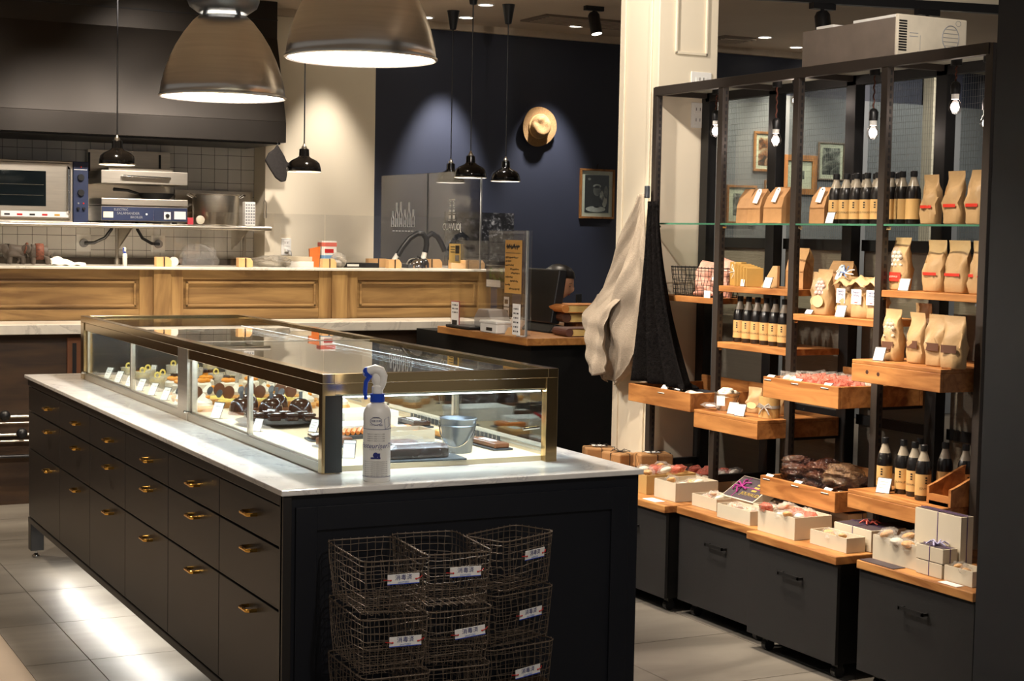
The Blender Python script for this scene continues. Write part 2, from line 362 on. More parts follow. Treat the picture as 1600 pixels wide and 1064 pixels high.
GB = M('reflection_greyed_paint', (112, 116, 118), .7, var=.03)
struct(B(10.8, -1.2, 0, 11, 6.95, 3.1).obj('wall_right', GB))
struct(B(5.95, 6.93, 0, 10.8, 6.95, 2.74).obj('wall_back_reflection_grey', GB))  # navy wall behind the partition, glass reflection put into its colour as grey
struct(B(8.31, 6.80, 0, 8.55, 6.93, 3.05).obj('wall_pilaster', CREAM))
wt = struct(B(-3.4, 7.2, 0, 2.29, 7.3, 3.1).obj('wall_tiled', M('tile_grout', (84, 80, 76), .9)))
TILE = M('glazed_white_tile', (222, 219, 212), .18, var=.03, scale=6)
tl = B(.0015, 0, .0015, .0965, .006, .0965).mesh('wall_tile', TILE)
for i in range(19):
    for j in range(10):
        o = bpy.data.objects.new('wall_tile', tl); COL.objects.link(o); o.parent = wt
        o.location = (2.288 - .098 * (i + 1), 7.194, 1.28 + .098 * j)
struct(B(-6, -1.25, 3.1, 11, 7.3, 3.2).obj('ceiling', CEIL))
struct(B(2.29, 6.90, 3.05, 11, 7.0, 3.1).obj('trim_1', M('pale_cornice', (196, 180, 158), .7)))
# white pillar with moulded panels
pl = struct(B(2.515, 2.15, 0, 2.835, 2.49, 3.1).obj('wall_pillar', CREAM, bev=.004))
g = G()
for a, b_ in ((2.60, 2.775),):
    for z0, z1 in ((2.37, 3.05), ):
        g.box(a, 2.141, z0, b_, 2.15, z0 + .014); g.box(a, 2.141, z0, a + .012, 2.15, z1); g.box(b_ - .012, 2.141, z0, b_, 2.15, z1)
g.obj('panel_moulding', CREAM, pl, bev=.003)
B(2.505, 2.20, .05, 2.515, 2.225, 3.1).obj('edge_moulding', CREAM, pl, bev=.004)
B(2.507, 2.43, .05, 2.515, 2.45, 3.1).obj('edge_moulding', CREAM, pl, bev=.004)
struct(B(1.505, -1.22, 0, 2.3, -1.0, 3.1).obj('wall_front', DARKPIL))
B(1.552, -1.228, 0, 1.556, -1.22, 3.1).obj('panel_joint', BLKPL, bpy.data.objects['wall_front'])
# header beam with light track over the side room
T = Tm((3.606, 2.613, 2.75), (0, 0, math.atan2(2.354 - 2.613, 4.739 - 3.606)))
struct(G().box(.62, 0, .035, 3, .30, .35, T=T).obj('trim_2', CREAM))
tr = tag(G().box(-.6, -.02, -.01, 3, .02, .035, T=T).obj('light_track', BLKPL), 'black ceiling light track running under the cream beam at top right', 'light track')
# glazed partition behind the shelving
ys = (2.10, 1.62, 1.10, .575, .05)
PANEL = M('fluted_grey_panel', (112, 104, 90), .7, var=.06, scale=3, stretch=(1, 1, 40), bump=.3, bscale=14)
WG = glass('wired_partition_glass', (226, 230, 230), 1.0, .02, 1.55)
for n in range(4):
    y1, y0 = ys[n] - .03, ys[n + 1] + .03
    w = struct(B(2.83, y0, 1.545, 2.838, y1, 2.19).obj('window_%d' % (n + 1), WG))
    B(2.815, y0, 1.50, 2.855, y1, 1.545).obj('window_transom', BLKMET, w)
    B(2.815, y0, .80, 2.855, y1, .84).obj('window_transom', BLKMET, w)
    B(2.815, y0, 2.19, 2.855, y1, 2.215).obj('window_head', BLKMET, w)
    B(2.83, y0, .84, 2.842, y1, 1.50).obj('lower_panel', PANEL, w)
    B(2.83, y0, 0, 2.842, y1, .80).obj('lower_panel', PANEL, w)
    gw = G()
    k = 0
    yy = y0 + .006
    while yy < y1: gw.box(2.8288, yy, 1.545, 2.8296, yy + .0006, 2.19); yy += .0125
    zz = 1.555
    while zz < 2.19: gw.box(2.8288, y0, zz, 2.8296, y1, zz + .0006); zz += .025
    o = gw.obj('glass_wire', M('dark_wire', (104, 104, 100), .5), w); o['kind'] = 'stuff'
# outlets on the pillar
def outlet(name, label, loc, rz=0, ports=2, cord=False, w=.07, h=.115):
    t = thing(name, label, 'outlet', loc, rz)
    B(-w / 2, -.006, -h / 2, w / 2, 0, h / 2).obj('cover_plate', WHITE, t, bev=.002)
    for k in range(ports):
        z = (k - (ports - 1) / 2) * h * .42
        p = B(-w * .28, -.0085, z - h * .16, w * .28, -.004, z + h * .16).obj('socket', WHITE, t, bev=.001)
        B(-.012, -.0092, z - .004, -.009, -.0085, z + .010).obj('slot', BLK_INK, p); B(.009, -.0092, z - .004, .012, -.0085, z + .010).obj('slot', BLK_INK, p)
    return t
outlet('wall_outlet', 'white double wall outlet on the pillar inside the shelving', (2.73, 2.15, 2.10))
o = outlet('wall_outlet', 'white outlet plate lying sideways on the pillar above the shelving', (2.745, 2.15, 2.262), ports=1, w=.11, h=.07)
o = outlet('wall_outlet', 'white wall outlet with a plugged cord left of the kitchen screen', (2.45, 6.95, 1.42), w=.075, h=.12)
B(-.014, -.03, -.035, .014, -.008, -.012).obj('plug', WHITE, o); G().tube([(0, -.03, -.024), (.02, -.05, -.03), (.03, -.05, -.09), (.02, -.04, -.10)], .003, 6).obj('cord', GREYPL, o)
# ---------------------------------------------------------------- ceiling fixtures
LAMPD = emit('downlight_glow', (1, .9, .72), 14)
def downlight(loc, label):
    t = thing('downlight', label, 'downlight', (loc[0], loc[1], 3.1), group='round recessed ceiling downlights')
    G().lathe([(.062, 0), (.062, -.006), (.05, -.006), (.048, 0)], 20).obj('trim_ring', WHITE, t, True)
    G().lathe([(.048, -.003), (.001, -.004)], 20).obj('lens', LAMPD, t)
names = {0: 'glowing downlight beside the black pendant ceiling rose', 1: 'glowing downlight by the cornice left of the white pillar', 2: 'recessed downlight washing the cream kitchen wall',
         18: 'glowing downlight just right of the nearer big pendant', 19: 'glowing downlight nearest the top edge beside a pendant cord',
         15: 'glowing downlight right of the white pillar, nearer the pillar', 16: 'glowing downlight right of the white pillar, nearer the grey unit'}
for i, lb in names.items(): downlight(SPOTS[i][0], lb)
def spothead(loc, d, label, L=.12, r=.04):
    t = thing('track_spotlight', label, 'spotlight', loc)
    B(-.07, -.02, -.03, .07, .02, .0).obj('adapter', BLKPL, t)
    G().tube([(0, 0, -.03), (0, 0, -.07)], .01, 8).obj('stem', BLKPL, t)
    v = Vector(d).normalized(); a = Vector((0, 0, -.06)); e = a + v * L
    h = G().tube([a - v * .02, a, e], [r * .7, r, r], 16).obj('lamp_head', BLKPL, t, True)
    G().tube([e, e + v * .002], r * .85, 16).obj('lens', LAMPD, h)
    return t
spothead(tuple(T @ Vector((.16, 0, -.01))), (.05, -.15, -1), 'black track spotlight pointing down behind the grey unit')
spothead(tuple(T @ Vector((.75, 0, -.01))), (.4, .5, -.4), 'black track adapter above the white end of the ventilation unit', L=.06, r=.03)
spothead((4.141, 5.543, 3.1), (.1, -.2, -1), 'black ceiling spotlight left of the white pillar', L=.13)
v = tag(B(4.05, 6.05, 3.088, 4.95, 6.45, 3.1).obj('ceiling_vent', M('vent_grey', (120, 106, 92), .8)), 'long flat air vent panel in the ceiling left of the pillar', 'air vent')
for k in range(6): B(4.1, 6.09 + k * .058, 3.084, 4.9, 6.10 + k * .058, 3.088).obj('vent_slat', CEIL, v)
v = tag(B(5.75, 6.3, 3.08, 6.05, 6.6, 3.1).obj('ceiling_vent', M('vent_grey', (120, 106, 92), .8)), 'small square air vent in the ceiling right of the pillar', 'air vent')
for k in range(5): B(5.78, 6.33 + k * .055, 3.074, 6.02, 6.345 + k * .055, 3.08).obj('vent_slat', CEIL, v)
# large aluminium pendants
BULBW = emit('pendant_lamp_glow', (1, .88, .70), 5)
def bigpend(loc, label):
    t = thing('pendant_lamp', label, 'pendant lamp', loc)
    prof = [(.25, 0), (.245, .04), (.232, .095), (.212, .15), (.186, .205), (.155, .255), (.12, .30), (.096, .322)]
    sh = G().lathe(prof, 48, cap=False).obj('shade', ALU, t, True, solid=.004)
    G().lathe([(r - .006, z) for r, z in prof], 48, cap=False).obj('white_lining', WHITEEN, sh, True)
    G().lathe([(.25, -.004), (.256, 0), (.256, .005), (.25, .008), (.246, .004), (.25, -.004)], 48, cap=False).obj('rolled_rim', ALU, sh, True)
    for k in range(4):
        a = k * pi / 2 + .4; G().cyl((.094 * cos(a), .094 * sin(a), .315), (.09 * cos(a), .09 * sin(a), .345), .01, 8).obj('vent_post', GALV, t)
    G().lathe([(.10, .335), (.135, .36), (.145, .385), (.145, .392), (.115, .40), (.10, .415), (.085, .43), (.08, .56), (.05, .60), (.02, .66)], 32).obj('lamp_housing', GALV, t, True)
    G().cyl((0, 0, .64), (0, 0, 3.1 - loc[2]), .006, 8).obj('cord', BLKPL, t)
    G().ell((0, 0, .17), (.05, .05, .065)).obj('bulb', BULBW, t, True)
    light('pendant_bulb_light', 'POINT', (loc[0], loc[1], loc[2] + .09), 110, NEUT, .05)
bigpend((.545, 2.32, 2.072), 'big dome shaped aluminium pendant lamp hanging in front of the dark hood')
bigpend((.613, 1.004, 2.116), 'big dome aluminium pendant lamp cut off by the top edge, the nearer of two')
BULBS = emit('small_pendant_glow', (1, .88, .72), 7)
def smallpend():
    t = thing('black_pendant_lamp', '', 'pendant lamp', (0, 0, 0), group='small black enamel pendants')
    sh = G().lathe([(.1025, 0), (.098, .03), (.092, .052), (.075, .068), (.04, .085), (.03, .095), (.028, .135), (.018, .14)], 32, cap=False).obj('shade', BLKEN, t, True, solid=.002)
    G().lathe([(.1035, 0), (.1035, .004), (.1, .004), (.098, .0)], 32, cap=False).obj('rim', WHITEEN, sh, True)
    G().lathe([(.099, .006), (.001, .008)], 24, cap=False).obj('lit_underside', BULBS, sh)
    G().lathe([(.016, .135), (.016, .15), (.008, .158), (.006, .17)], 16).obj('cap', STEEL, t, True)
    return t
SP = [((.791, 5.1, 1.889), 'small black pendant hanging in front of the oven and salamander grill'), ((1.907, 5.1, 1.888), 'small black pendant in front of the cream wall beside the oven mitt'),
      ((3.013, 5.1, 1.889), 'small black pendant hanging in front of the one behind the hazy screen'), ((3.62, 5.8, 1.90), 'small black pendant just below the straw hat'),
      ((3.44, 6.3, 1.895), 'small black pendant seen through the hazy screen, farthest of all')]
p0 = smallpend()
for i, (l, lb) in enumerate(SP):
    t = p0 if i == 0 else clone(p0, None)
    t.location = l; t['label'] = lb
for i, (l, lb) in enumerate(SP):
    t = [o for o in bpy.data.objects if o.get('label') == lb][0]
    H = 3.1 - l[2]
    G().cyl((0, 0, .16), (0, 0, H - .02), .004, 8).obj('cord', BLKPL, t)
    G().lathe([(.045, H), (.042, H - .01), (.022, H - .13), (.008, H - .135)], 16).obj('ceiling_rose', BLKPL, t, True)
    light('small_pendant_light', 'SPOT', (l[0], l[1], l[2] - .005), 30, WARM, .06, (l[0], l[1], 0), 120, .6)
# ---------------------------------------------------------------- island counter
W, L = 1.125, 3.579
isl = thing('island_counter', 'long charcoal island counter with brass handled drawers under a marble top', 'counter', (0, 0, 0))
def P3(name, box, mat, bev=.002, par=isl): return B(*box).obj(name, mat, par, bev=bev)
P3('carcass', (.028, .03, .17, W - .02, L - .03, .832), ISL, 0)
P3('corner_post', (0.004, 0.004, .0, .028, .036, .832), ISL)
ep = P3('end_panel', (.004, .012, .0, W - .004, .028, .832), ISLEND)
for bx in ((.04, .004, .06, .10, .012, .80), (W - .10, .004, .06, W - .04, .012, .80), (.10, .004, .735, W - .10, .012, .80), (.10, .004, .06, W - .10, .012, .12)):
    B(*bx).obj('end_panel_rail', ISLEND, ep, bev=.001)
P3('top_rail', (.006, .04, .803, .03, L - .03, .832), ISL)
P3('bottom_rail', (.006, .04, .165, .03, L - .03, .19), ISL)
P3('back_panel', (W - .02, .03, .0, W - .005, L - .03, .832), ISLEND)
edges_y = [.042, .587, 1.153, 1.73, 2.295, 2.86, L - .04]; rows = [(.195, .512), (.516, .684), (.688, .80)]; hz = [.474, .645, .746]
hpts = [(-.0, -.034, 0), (-.02, -.034, 0), (-.027, -.027, 0), (-.027, .027, 0), (-.02, .034, 0), (0, .034, 0)]
hm = G().tube(hpts, .0055, 8).mesh('handle', BRASS, True)
for c in range(6):
    ym = .27 + .556 * c
    for r in range(3):
        d = B(.008, edges_y[c] + .002, rows[r][0] + .001, .028, edges_y[c + 1] - .002, rows[r][1] - .001).obj('drawer', ISL, isl, bev=.0015)
        h = bpy.data.objects.new('handle', hm); COL.objects.link(h); h.parent = d; h.location = (.008, ym, hz[r])
for y0 in (L - .075,):
    for x0 in (.01, W - .07):
        lg = B(x0, y0, .035, x0 + .06, y0 + .06, .17).obj('leg', ISL, isl, bev=.002)
        G().lathe([(.014, 0), (.018, .006), (.014, .014), (.006, .02), (.006, .04)], 12, (x0 + .03, y0 + .03, 0)).obj('levelling_foot', CHROME, lg, True)
LEDU = emit('under_counter_led', (.95, .96, 1), 6)
P3('under_led_strip', (.05, .7, .160, .06, L - .15, .165), LEDU, 0)
light('under_counter_light', 'AREA', (.10, 2.3, .155), 8, (1, .96, .88), .03, size_y=1.9, rot=(0, rad(-16), 0))
mt = tag(B(-.004, -.004, .834, W + .004, L + .004, .85).obj('marble_countertop', MARB, bev=.003), 'white marble slab with grey veins topping the charcoal island', 'countertop')
# ---------------------------------------------------------------- glass display case
X0, X1, Y0, Y1, Z0, Z1 = .197, .961, .231, 3.319, .8505, 1.136
cs = thing('display_case', 'long glass pastry case with champagne steel frame standing on the marble island', 'display case', (0, 0, 0))
def P4(name, box, mat, bev=.0015, par=cs): return B(*box).obj(name, mat, par, bev=bev)
for nm, x0, y0 in (('n', X0, Y0), ('n', X1 - .04, Y0), ('n', X0, Y1 - .06), ('n', X1 - .04, Y1 - .06)):
    P4('corner_post', (x0, y0, Z0, x0 + .04, y0 + (.03 if y0 == Y0 else .06), 1.108), CHAMP)
P4('middle_post', (X0, 1.60, Z0, X0 + .04, 1.72, 1.108), STEEL)
P4('middle_post', (X1 - .04, 1.60, Z0, X1, 1.72, 1.108), STEEL)
for bx in ((X0, Y0, 1.108, X0 + .035, Y1, Z1), (X1 - .035, Y0, 1.108, X1, Y1, Z1), (X0 + .035, Y0, 1.108, X1 - .035, Y0 + .03, Z1), (X0 + .035, Y1 - .03, 1.108, X1 - .035, Y1, Z1)):
    P4('top_frame', bx, CHAMP, .001)
for bx in ((X0 + .004, Y0 + .03, 1.072, X0 + .03, Y1 - .06, 1.107), (X1 - .03, Y0 + .03, 1.072, X1 - .004, Y1 - .06, 1.107), (X0 + .04, Y0 + .004, 1.076, X1 - .04, Y0 + .026, 1.107)):
    P4('lower_rail', bx, CHAMP, .001)
for bx in ((X0 + .004, Y0 + .03, Z0, X0 + .03, Y1 - .06, .878), (X1 - .03, Y0 + .03, Z0, X1 - .004, Y1 - .06, .878)):
    P4('door_track', bx, STEEL, .001)
P4('gasket_and_reflection', (.925, Y0 + .006, Z0 + .004, .944, Y0 + .03, 1.076), BLKPL, 0); P4('gasket_and_reflection', (.206, Y0 - .0012, Z0 + .002, .258, Y0 + .03, 1.074), BLKPL, 0)  # left strip widened over the steel post, painting in its dark reflection
P4('deck', (X0 + .03, Y0 + .03, Z0, X1 - .03, Y1 - .03, .866), DECK, 0)
P4('end_panel', (X0 + .04, Y1 - .025, .866, X1 - .04, Y1 - .01, 1.108), M('dark_mirror_steel', (92, 94, 98), .2, metal=.9), 0)
P4('front_pane', (.258, Y0 + .012, Z0 + .004, .925, Y0 + .017, 1.078), GLASS, 0)
P4('top_pane', (X0 + .03, Y0 + .03, 1.122, X1 - .03, 1.655, 1.128), GLASSTOP, 0); P4('top_pane', (X0 + .03, 1.665, 1.122, X1 - .03, Y1 - .03, 1.128), GLASSTOP, 0)
P4('top_divider', (X0 + .03, 1.655, 1.118, X1 - .03, 1.665, 1.130), STEEL, 0)
for sx, xx in ((0, X0), (1, X1)):
    for y0, y1, of in ((.262, .93, 0), (.92, 1.60, 1), (1.72, 2.45, 0), (2.43, 3.258, 1)):
        xa = (xx + .010 + .008 * of) if sx == 0 else (xx - .014 - .008 * of)
        dr = P4('sliding_door', (xa, y0, .872, xa + .004, y1, 1.085), GLASS, 0)
        for e in (y0, y1 - .016): B(xa - .003, e, .872, xa + .006, e + .016, 1.085).obj('door_stile', STEEL, dr)
        B(xa - .003, y0, .872, xa + .006, y1, .884).obj('door_rail', STEEL, dr)
    for yy in (1.60, 3.25): G().cyl((xx + (.004 if sx == 0 else -.004), yy - .02, .882), (xx + (-.016 if sx == 0 else .016), yy - .02, .886), .005, 8).obj('door_lock', CHROME, cs)
G().cyl((.85, .245, .952), (.905, .245, .956), .005, 8).obj('latch', CHROME, cs)
LED = emit('case_led', (.88, .94, 1), 22)
lm = G().box(-.004, -.004, 0, .004, .004, .002).mesh('led', LED)
def ledrow(a, b, step=.028):
    a, b = Vector(a), Vector(b); n = int((b - a).length / step); g = G()
    d = (b - a).normalized() * .006
    for k in range(n):
        p = a + (b - a) * (k / n); s_ = Vector((abs(d.x) + .003, abs(d.y) + .003, .0015)); g.box(*(p - s_), *(p + s_))
    o = g.obj('led_dots', LED, cs); o['kind'] = 'stuff'
ledrow((.27, .262, 1.066), (.92, .262, 1.066), .014); ledrow((.25, .30, 1.0925), (.25, 3.2, 1.0925)); ledrow((.91, .30, 1.0925), (.91, 3.2, 1.0925))
P4('led_bar', (.262, .254, 1.068, .92, .270, 1.10), STEEL, 0); P4('led_bar', (.244, .285, 1.094, .256, 3.25, 1.106), STEEL, 0); P4('led_bar', (.904, .285, 1.094, .916, 3.25, 1.106), STEEL, 0)
light('case_led_light', 'AREA', (.59, .285, 1.064), 2.2, COOL, .62, size_y=.012, rot=(rad(12), 0, 0))
light('case_led_light', 'AREA', (.26, .95, 1.088), 4.0, COOL, .012, size_y=1.25, rot=(0, rad(10), 0))
light('case_led_light', 'AREA', (.90, .95, 1.088), 2.6, COOL, .012, size_y=1.25, rot=(0, rad(25), 0))
light('case_led_light', 'AREA', (.26, 2.48, 1.088), 1.8, COOL, .012, size_y=1.35, rot=(0, rad(10), 0))
light('case_led_light', 'AREA', (.90, 2.48, 1.088), 1.0, COOL, .012, size_y=1.35, rot=(0, rad(25), 0))
g = G()
for k in range(24): g.box(.925, .55 + k * .03, .870, .928, .568 + k * .03, .890)
o = g.obj('air_slots', SLATE, cs); o['kind'] = 'stuff'
# ---- contents of the case
DZ = .866
sl = tag(B(-.135, -.055, 0, .135, .055, .006).obj('slate_board', SLATE, bev=.002), 'grey slate board under the film wrapped dark loaf at the case front', 'board'); sl.location = (.535, .315, DZ); sl.rotation_euler.z = rad(-4)
def loaf(label, loc, rz, size, mat, wrap=True):
    t = thing('loaf_cake', label, 'cake', loc, rz); w, d, h = size
    rings = []
    for k in range(9):
        u = -w / 2 + w * k / 8; e = .9 if k in (0, 8) else 1
        rings.append([(u, -d / 2 * e, 0), (u, -d / 2 * e, h * .7 * e), (u, -d / 4, h * e), (u, d / 4, h * e), (u, d / 2 * e, h * .7 * e), (u, d / 2 * e, 0)])
    G().loft(rings).obj('cake', mat, t, bev=.003)
    if wrap:
        rr = []
        for k in range(19):
            u = -w * .62 + w * 1.24 * k / 18; q = 1.12 if abs(u) < w * .5 else 1.12 - 2.2 * (abs(u) / w - .5)
            rr.append([(u, d / 2 * q * cos(a) * 1.12 + random.uniform(-.003, .003), max(.001, h * .56 + h * .62 * q * sin(a) + random.uniform(-.003, .003))) for a in [2 * pi * j / 14 for j in range(14)]])
        G().loft(rr).obj('clear_wrap', FILMC, t, True)
    return t
loaf('film wrapped dark chocolate loaf on the slate board at the case front', (.525, .312, DZ + .007), rad(-2), (.19, .065, .042), CHOC)
loaf('wrapped golden brown loaf just behind the dark loaf', (.505, .43, DZ), rad(4), (.15, .06, .045), BROWNC)
def obox(t, w, d, h, mat=BOXG, inner=None, th=.004, name='box_body'):
    g = G().box(-w / 2, -d / 2, 0, w / 2, d / 2, th)
    for b in ((-w / 2, -d / 2, th, w / 2, -d / 2 + th, h), (-w / 2, d / 2 - th, th, w / 2, d / 2, h), (-w / 2, -d / 2 + th, th, -w / 2 + th, d / 2 - th, h), (w / 2 - th, -d / 2 + th, th, w / 2, d / 2 - th, h)): g.box(*b)
    o = g.obj(name, mat, t)
    if inner: B(-w / 2 + th, -d / 2 + th, th, w / 2 - th, d / 2 - th, th + .002).obj('box_floor', inner, o)
    return o
def bucket(label, loc, h=.10, r=.058, mat=GALV, handle_up=False, sc=1):
    t = thing('metal_bucket', label, 'bucket', loc)
    b = G().lathe([(r * .76, 0), (r * .78, .002), (r, h - .004), (r * 1.05, h), (r * 1.02, h + .002), (r * .97, h - .004), (r * .75, .006), (.001, .006)], 32).obj('pail', mat, t, True)
    G().lathe([(r * .99, h * .80), (r * .97, h * .82), (r * .985, h * .84)], 32, cap=False).obj('hoop', mat, b, True)
    pts = []
    for k in range(13):
        a = pi * k / 12; pts.append((r * 1.04 * cos(a), -r * 1.08 * sin(a) * .75, h * .92 - r * 1.7 * sin(a) * (.8)))
    G().tube(pts, .0022, 6).obj('wire_handle', CHROME, t, True)
    return t
bk = bucket('galvanised bucket with a wire handle inside the glass case', (.715, .42, DZ), .105, .056); bk.rotation_euler.z = rad(-40)
t = thing('gift_box', 'open pale box of biscuits behind the loaves in the glass case', 'box', (.645, .70, DZ), rad(3)); obox(t, .19, .11, .042)
for k in range(3): bz = G().ell((0, 0, .012), (.024, .034, .012), 12, 6).obj('biscuit', [PASTRY, CREAMF, CARROT][k]); tag(bz, ['golden biscuit lying left in the open box inside the case', 'pale biscuit lying in the middle of the open box inside the case', 'orange biscuit lying right in the open box inside the case'][k], 'biscuit'); bz.location = (.59 + .055 * k, .70, DZ + .012)
t = thing('gift_box', 'closed white box at the back of the lit case, right side', 'box', (.72, 1.20, DZ)); B(-.10, -.07, 0, .10, .07, .045).obj('box_body', CARD, t, bev=.001); B(-.102, -.072, .030, .102, .072, .048).obj('lid', CARD, t, bev=.001)
t = thing('gift_box', 'flat white box standing in the middle of the lit case', 'box', (.60, 1.02, DZ)); B(-.09, -.06, 0, .09, .06, .022).obj('box_body', CARD, t, bev=.001); B(-.092, -.062, .016, .092, .062, .025).obj('lid', CARD, t, bev=.001)
t = thing('fruit_pack', 'pack of candied orange strips with a red ribbon in the case', 'sweets', (.56, .86, DZ), rad(12))
B(-.10, -.05, 0, .10, .05, .012).obj('tray', SLATE, t)
for k in range(7): G().tube([(-.08 + .02 * k, -.03, .018), (-.05 + .02 * k, .0, .026), (-.03 + .016 * k, .035, .018)], .007, 7).obj('orange_strip', CARROT, t, True)
G().tube([(.02, -.05, .03), (.05, -.02, .042), (.07, .02, .034), (.10, .03, .05)], .006, 6).obj('red_ribbon', RED, t, True)
def pcard(label, loc, rz, w=.032, h=.042, tilt=25, group=None, frame=True):
    t = thing('price_card', label, 'price card', loc, group=group, rot=(rad(-tilt), 0, rz))
    if frame: B(-w / 2 - .002, 0, 0, w / 2 + .002, .002, h + .003).obj('card_holder', M('dark_clip', (70, 62, 54), .5), t)
    c = B(-w / 2, -.0012, .002, w / 2, 0, h).obj('card', CARD, t)
    for k in range(3): B(-w * .32, -.0016, h * (.75 - .2 * k), w * (.3 - .1 * k), -.0012, h * (.75 - .2 * k) + h * .035).obj('printed_line', GREYPL, c)
    B(-w / 2, .001, -.001, w / 2, .018, .001, T=Euler((rad(tilt), 0, 0)).to_matrix().to_4x4()).obj('card_foot', M('dark_clip', (70, 62, 54), .5), t)
    return t
CR = rad(-62)   # facing the shop aisle on the drawer side
for k, (x, y, rz, lb) in enumerate([(.345, .40, rad(-30), 'tilted price card left of the dark loaf, nearest the front pane'), (.375, .47, rad(-30), 'crumpled looking white price card left of the golden loaf'), (.33, .56, rad(-30), 'white price card third from the front pane in the case'),
        (.29, 1.10, CR, 'price card in front of the black cake plate'), (.46, 1.02, CR, 'price card right of the black cake plate'), (.27, 1.50, CR, 'large price card at the left end of the nearer case half'), (.42, 1.36, CR, 'price card behind the black cake plate')]):
    pcard(lb, (x, y, DZ), rz, .045 if 'large' in lb else .034, .06 if 'large' in lb else .045)
for k in range(7): pcard(['leftmost', 'second', 'third', 'fourth', 'fifth', 'sixth', 'rightmost'][k] + ' slanted price card in the row along the farther case doors', (.26, 3.10 - .19 * k, DZ), CR, .035, .055, 30, 'slanted price cards in the farther case half')
for k, (x, y) in enumerate(((.43, 2.95), (.56, 3.0), (.70, 1.55), (.72, 2.2))): pcard(['far back left', 'far back middle', 'right rear of the lit', 'right rear of the farther'][k] + ' standing price card inside the case', (x, y, DZ + .02), CR, .03, .05, 10)
# black plate of chocolate bites and domes
pt = thing('cake_plate', 'black round plate carrying chocolate bites in the lit case', 'plate', (.42, 1.27, DZ)); G().lathe([(.06, 0), (.135, .012), (.142, .016), (.13, .015), (.06, .006), (.001, .006)], 32).obj('dish', BLKPL, pt, True)
k = 0
def choco(loc, label, s=1):
    t = thing('chocolate_bite', label, 'cake', loc, group='square chocolate bites on the black plate')
    B(-.02 * s, -.016 * s, 0, .02 * s, .016 * s, .016 * s).obj('sponge', CHOC, t, bev=.003); B(-.021 * s, -.017 * s, .017 * s, .021 * s, .017 * s, .026 * s).obj('glaze', CHOC, t, bev=.003)
ORD = ['first', 'second', 'third', 'fourth', 'fifth', 'sixth', 'seventh', 'eighth', 'ninth', 'tenth', 'eleventh', 'twelfth']
for r in range(2):
    for c in range(4): choco((.345 + .056 * c, 1.325 - .07 * r - .02 * c, DZ + .017), '%s chocolate bite from the left in the %s row on the black plate' % (ORD[c], ('back', 'front')[r]))
def dome(loc, label):
    t = thing('chocolate_dome', label, 'cake', loc, group='glazed chocolate domes')
    G().lathe([(.046, 0), (.047, .006), (.045, .012)], 24).obj('biscuit_base', CHOCM, t, True)
    G().lathe([(.044, .012), (.043, .028), (.036, .046), (.022, .058), (.001, .062)], 24).obj('glazed_dome', CHOC, t, True)
    B(-.006, -.003, .060, .006, .003, .085).obj('silver_pick', GALV, t)
for k, (x, y) in enumerate(((.40, 1.60), (.50, 1.56), (.60, 1.52), (.46, 1.72), (.57, 1.70))): dome((x, y, DZ), ['shiny chocolate dome cake, leftmost in the front row of the lit case', 'shiny chocolate dome cake, middle of the front row of the lit case', 'shiny chocolate dome cake, right of the front row of the lit case', 'shiny chocolate dome cake, left of the second row', 'shiny chocolate dome cake, right of the second row'][k])
def tart(loc, label):
    t = thing('pastry_tart', label, 'tart', loc, group='round tarts with chocolate discs')
    G().lathe([(.042, 0), (.052, .02), (.05, .024), (.044, .02), (.001, .022)], 24).obj('tart_shell', PASTRY, t, True)
    G().lathe([(.042, .02), (.036, .030), (.001, .034)], 20).obj('filling', CUSTARD, t, True)
    G().lathe([(.026, -.002), (.026, .002)], 20, T=Tm((.0, 0, .055), (rad(75), 0, rad(-55)))).obj('chocolate_disc', CHOCM, t, True)
    G().lathe([(.016, -.002), (.016, .002)], 16, T=Tm((-.03, .02, .05), (rad(70), 0, rad(-70)))).obj('silver_disc', GALV, t, True)
TT = [(x, y) for y in (1.86, 1.98) for x in (.31, .43, .55, .67)]
for k, (x, y) in enumerate(TT): tart((x, y - .1 * (x - .31), DZ), '%s tart with a chocolate disc from the left, %s row' % (ORD[k % 4], ('front', 'back')[k // 4]))
def cheesecake(loc, label):
    t = thing('orange_cake', label, 'cake', loc, group='cream cakes topped with orange')
    G().lathe([(.034, 0), (.034, .012)], 20).obj('biscuit_base', PASTRY, t, True); G().lathe([(.033, .012), (.034, .05), (.026, .056), (.001, .057)], 20).obj('cream_body', CREAMF, t, True)
    for q in range(3): G().ell((.014 * cos(q * 2.1), .014 * sin(q * 2.1), .064), (.018, .012, .010), 10, 6).obj('orange_segment', ORANGE, t, True)
for k, (x, y) in enumerate(((.35, 2.22), (.45, 2.25), (.55, 2.24), (.66, 2.28), (.36, 2.36), (.50, 2.38))): cheesecake((x, y, DZ + (.02 if k > 3 else 0) * 0), '%s cream cake with glossy orange topping from the left, %s row' % (ORD[k if k < 4 else k - 4], 'front' if k < 4 else 'rear'))
def puff(loc, label):
    t = thing('cream_puff', label, 'pastry', loc, group='cream topped pastries')
    G().lathe([(.036, 0), (.042, .014), (.036, .022), (.001, .024)], 20).obj('pastry_base', PASTRY, t, True); G().lathe([(.032, .022), (.034, .034), (.022, .046), (.012, .056), (.003, .066), (.001, .068)], 16).obj('cream_swirl', CREAMF, t, True)
    G().ell((.012, -.008, .052), (.011, .011, .008), 10, 6).obj('orange_piece', ORANGE, t, True)
PF = [(.32, 2.10), (.43, 2.10), (.54, 2.09), (.65, 2.08), (.79, 1.62), (.79, 1.76), (.79, 1.90), (.79, 2.04), (.79, 2.18), (.79, 2.32), (.30, 1.74), (.70, 1.74)]
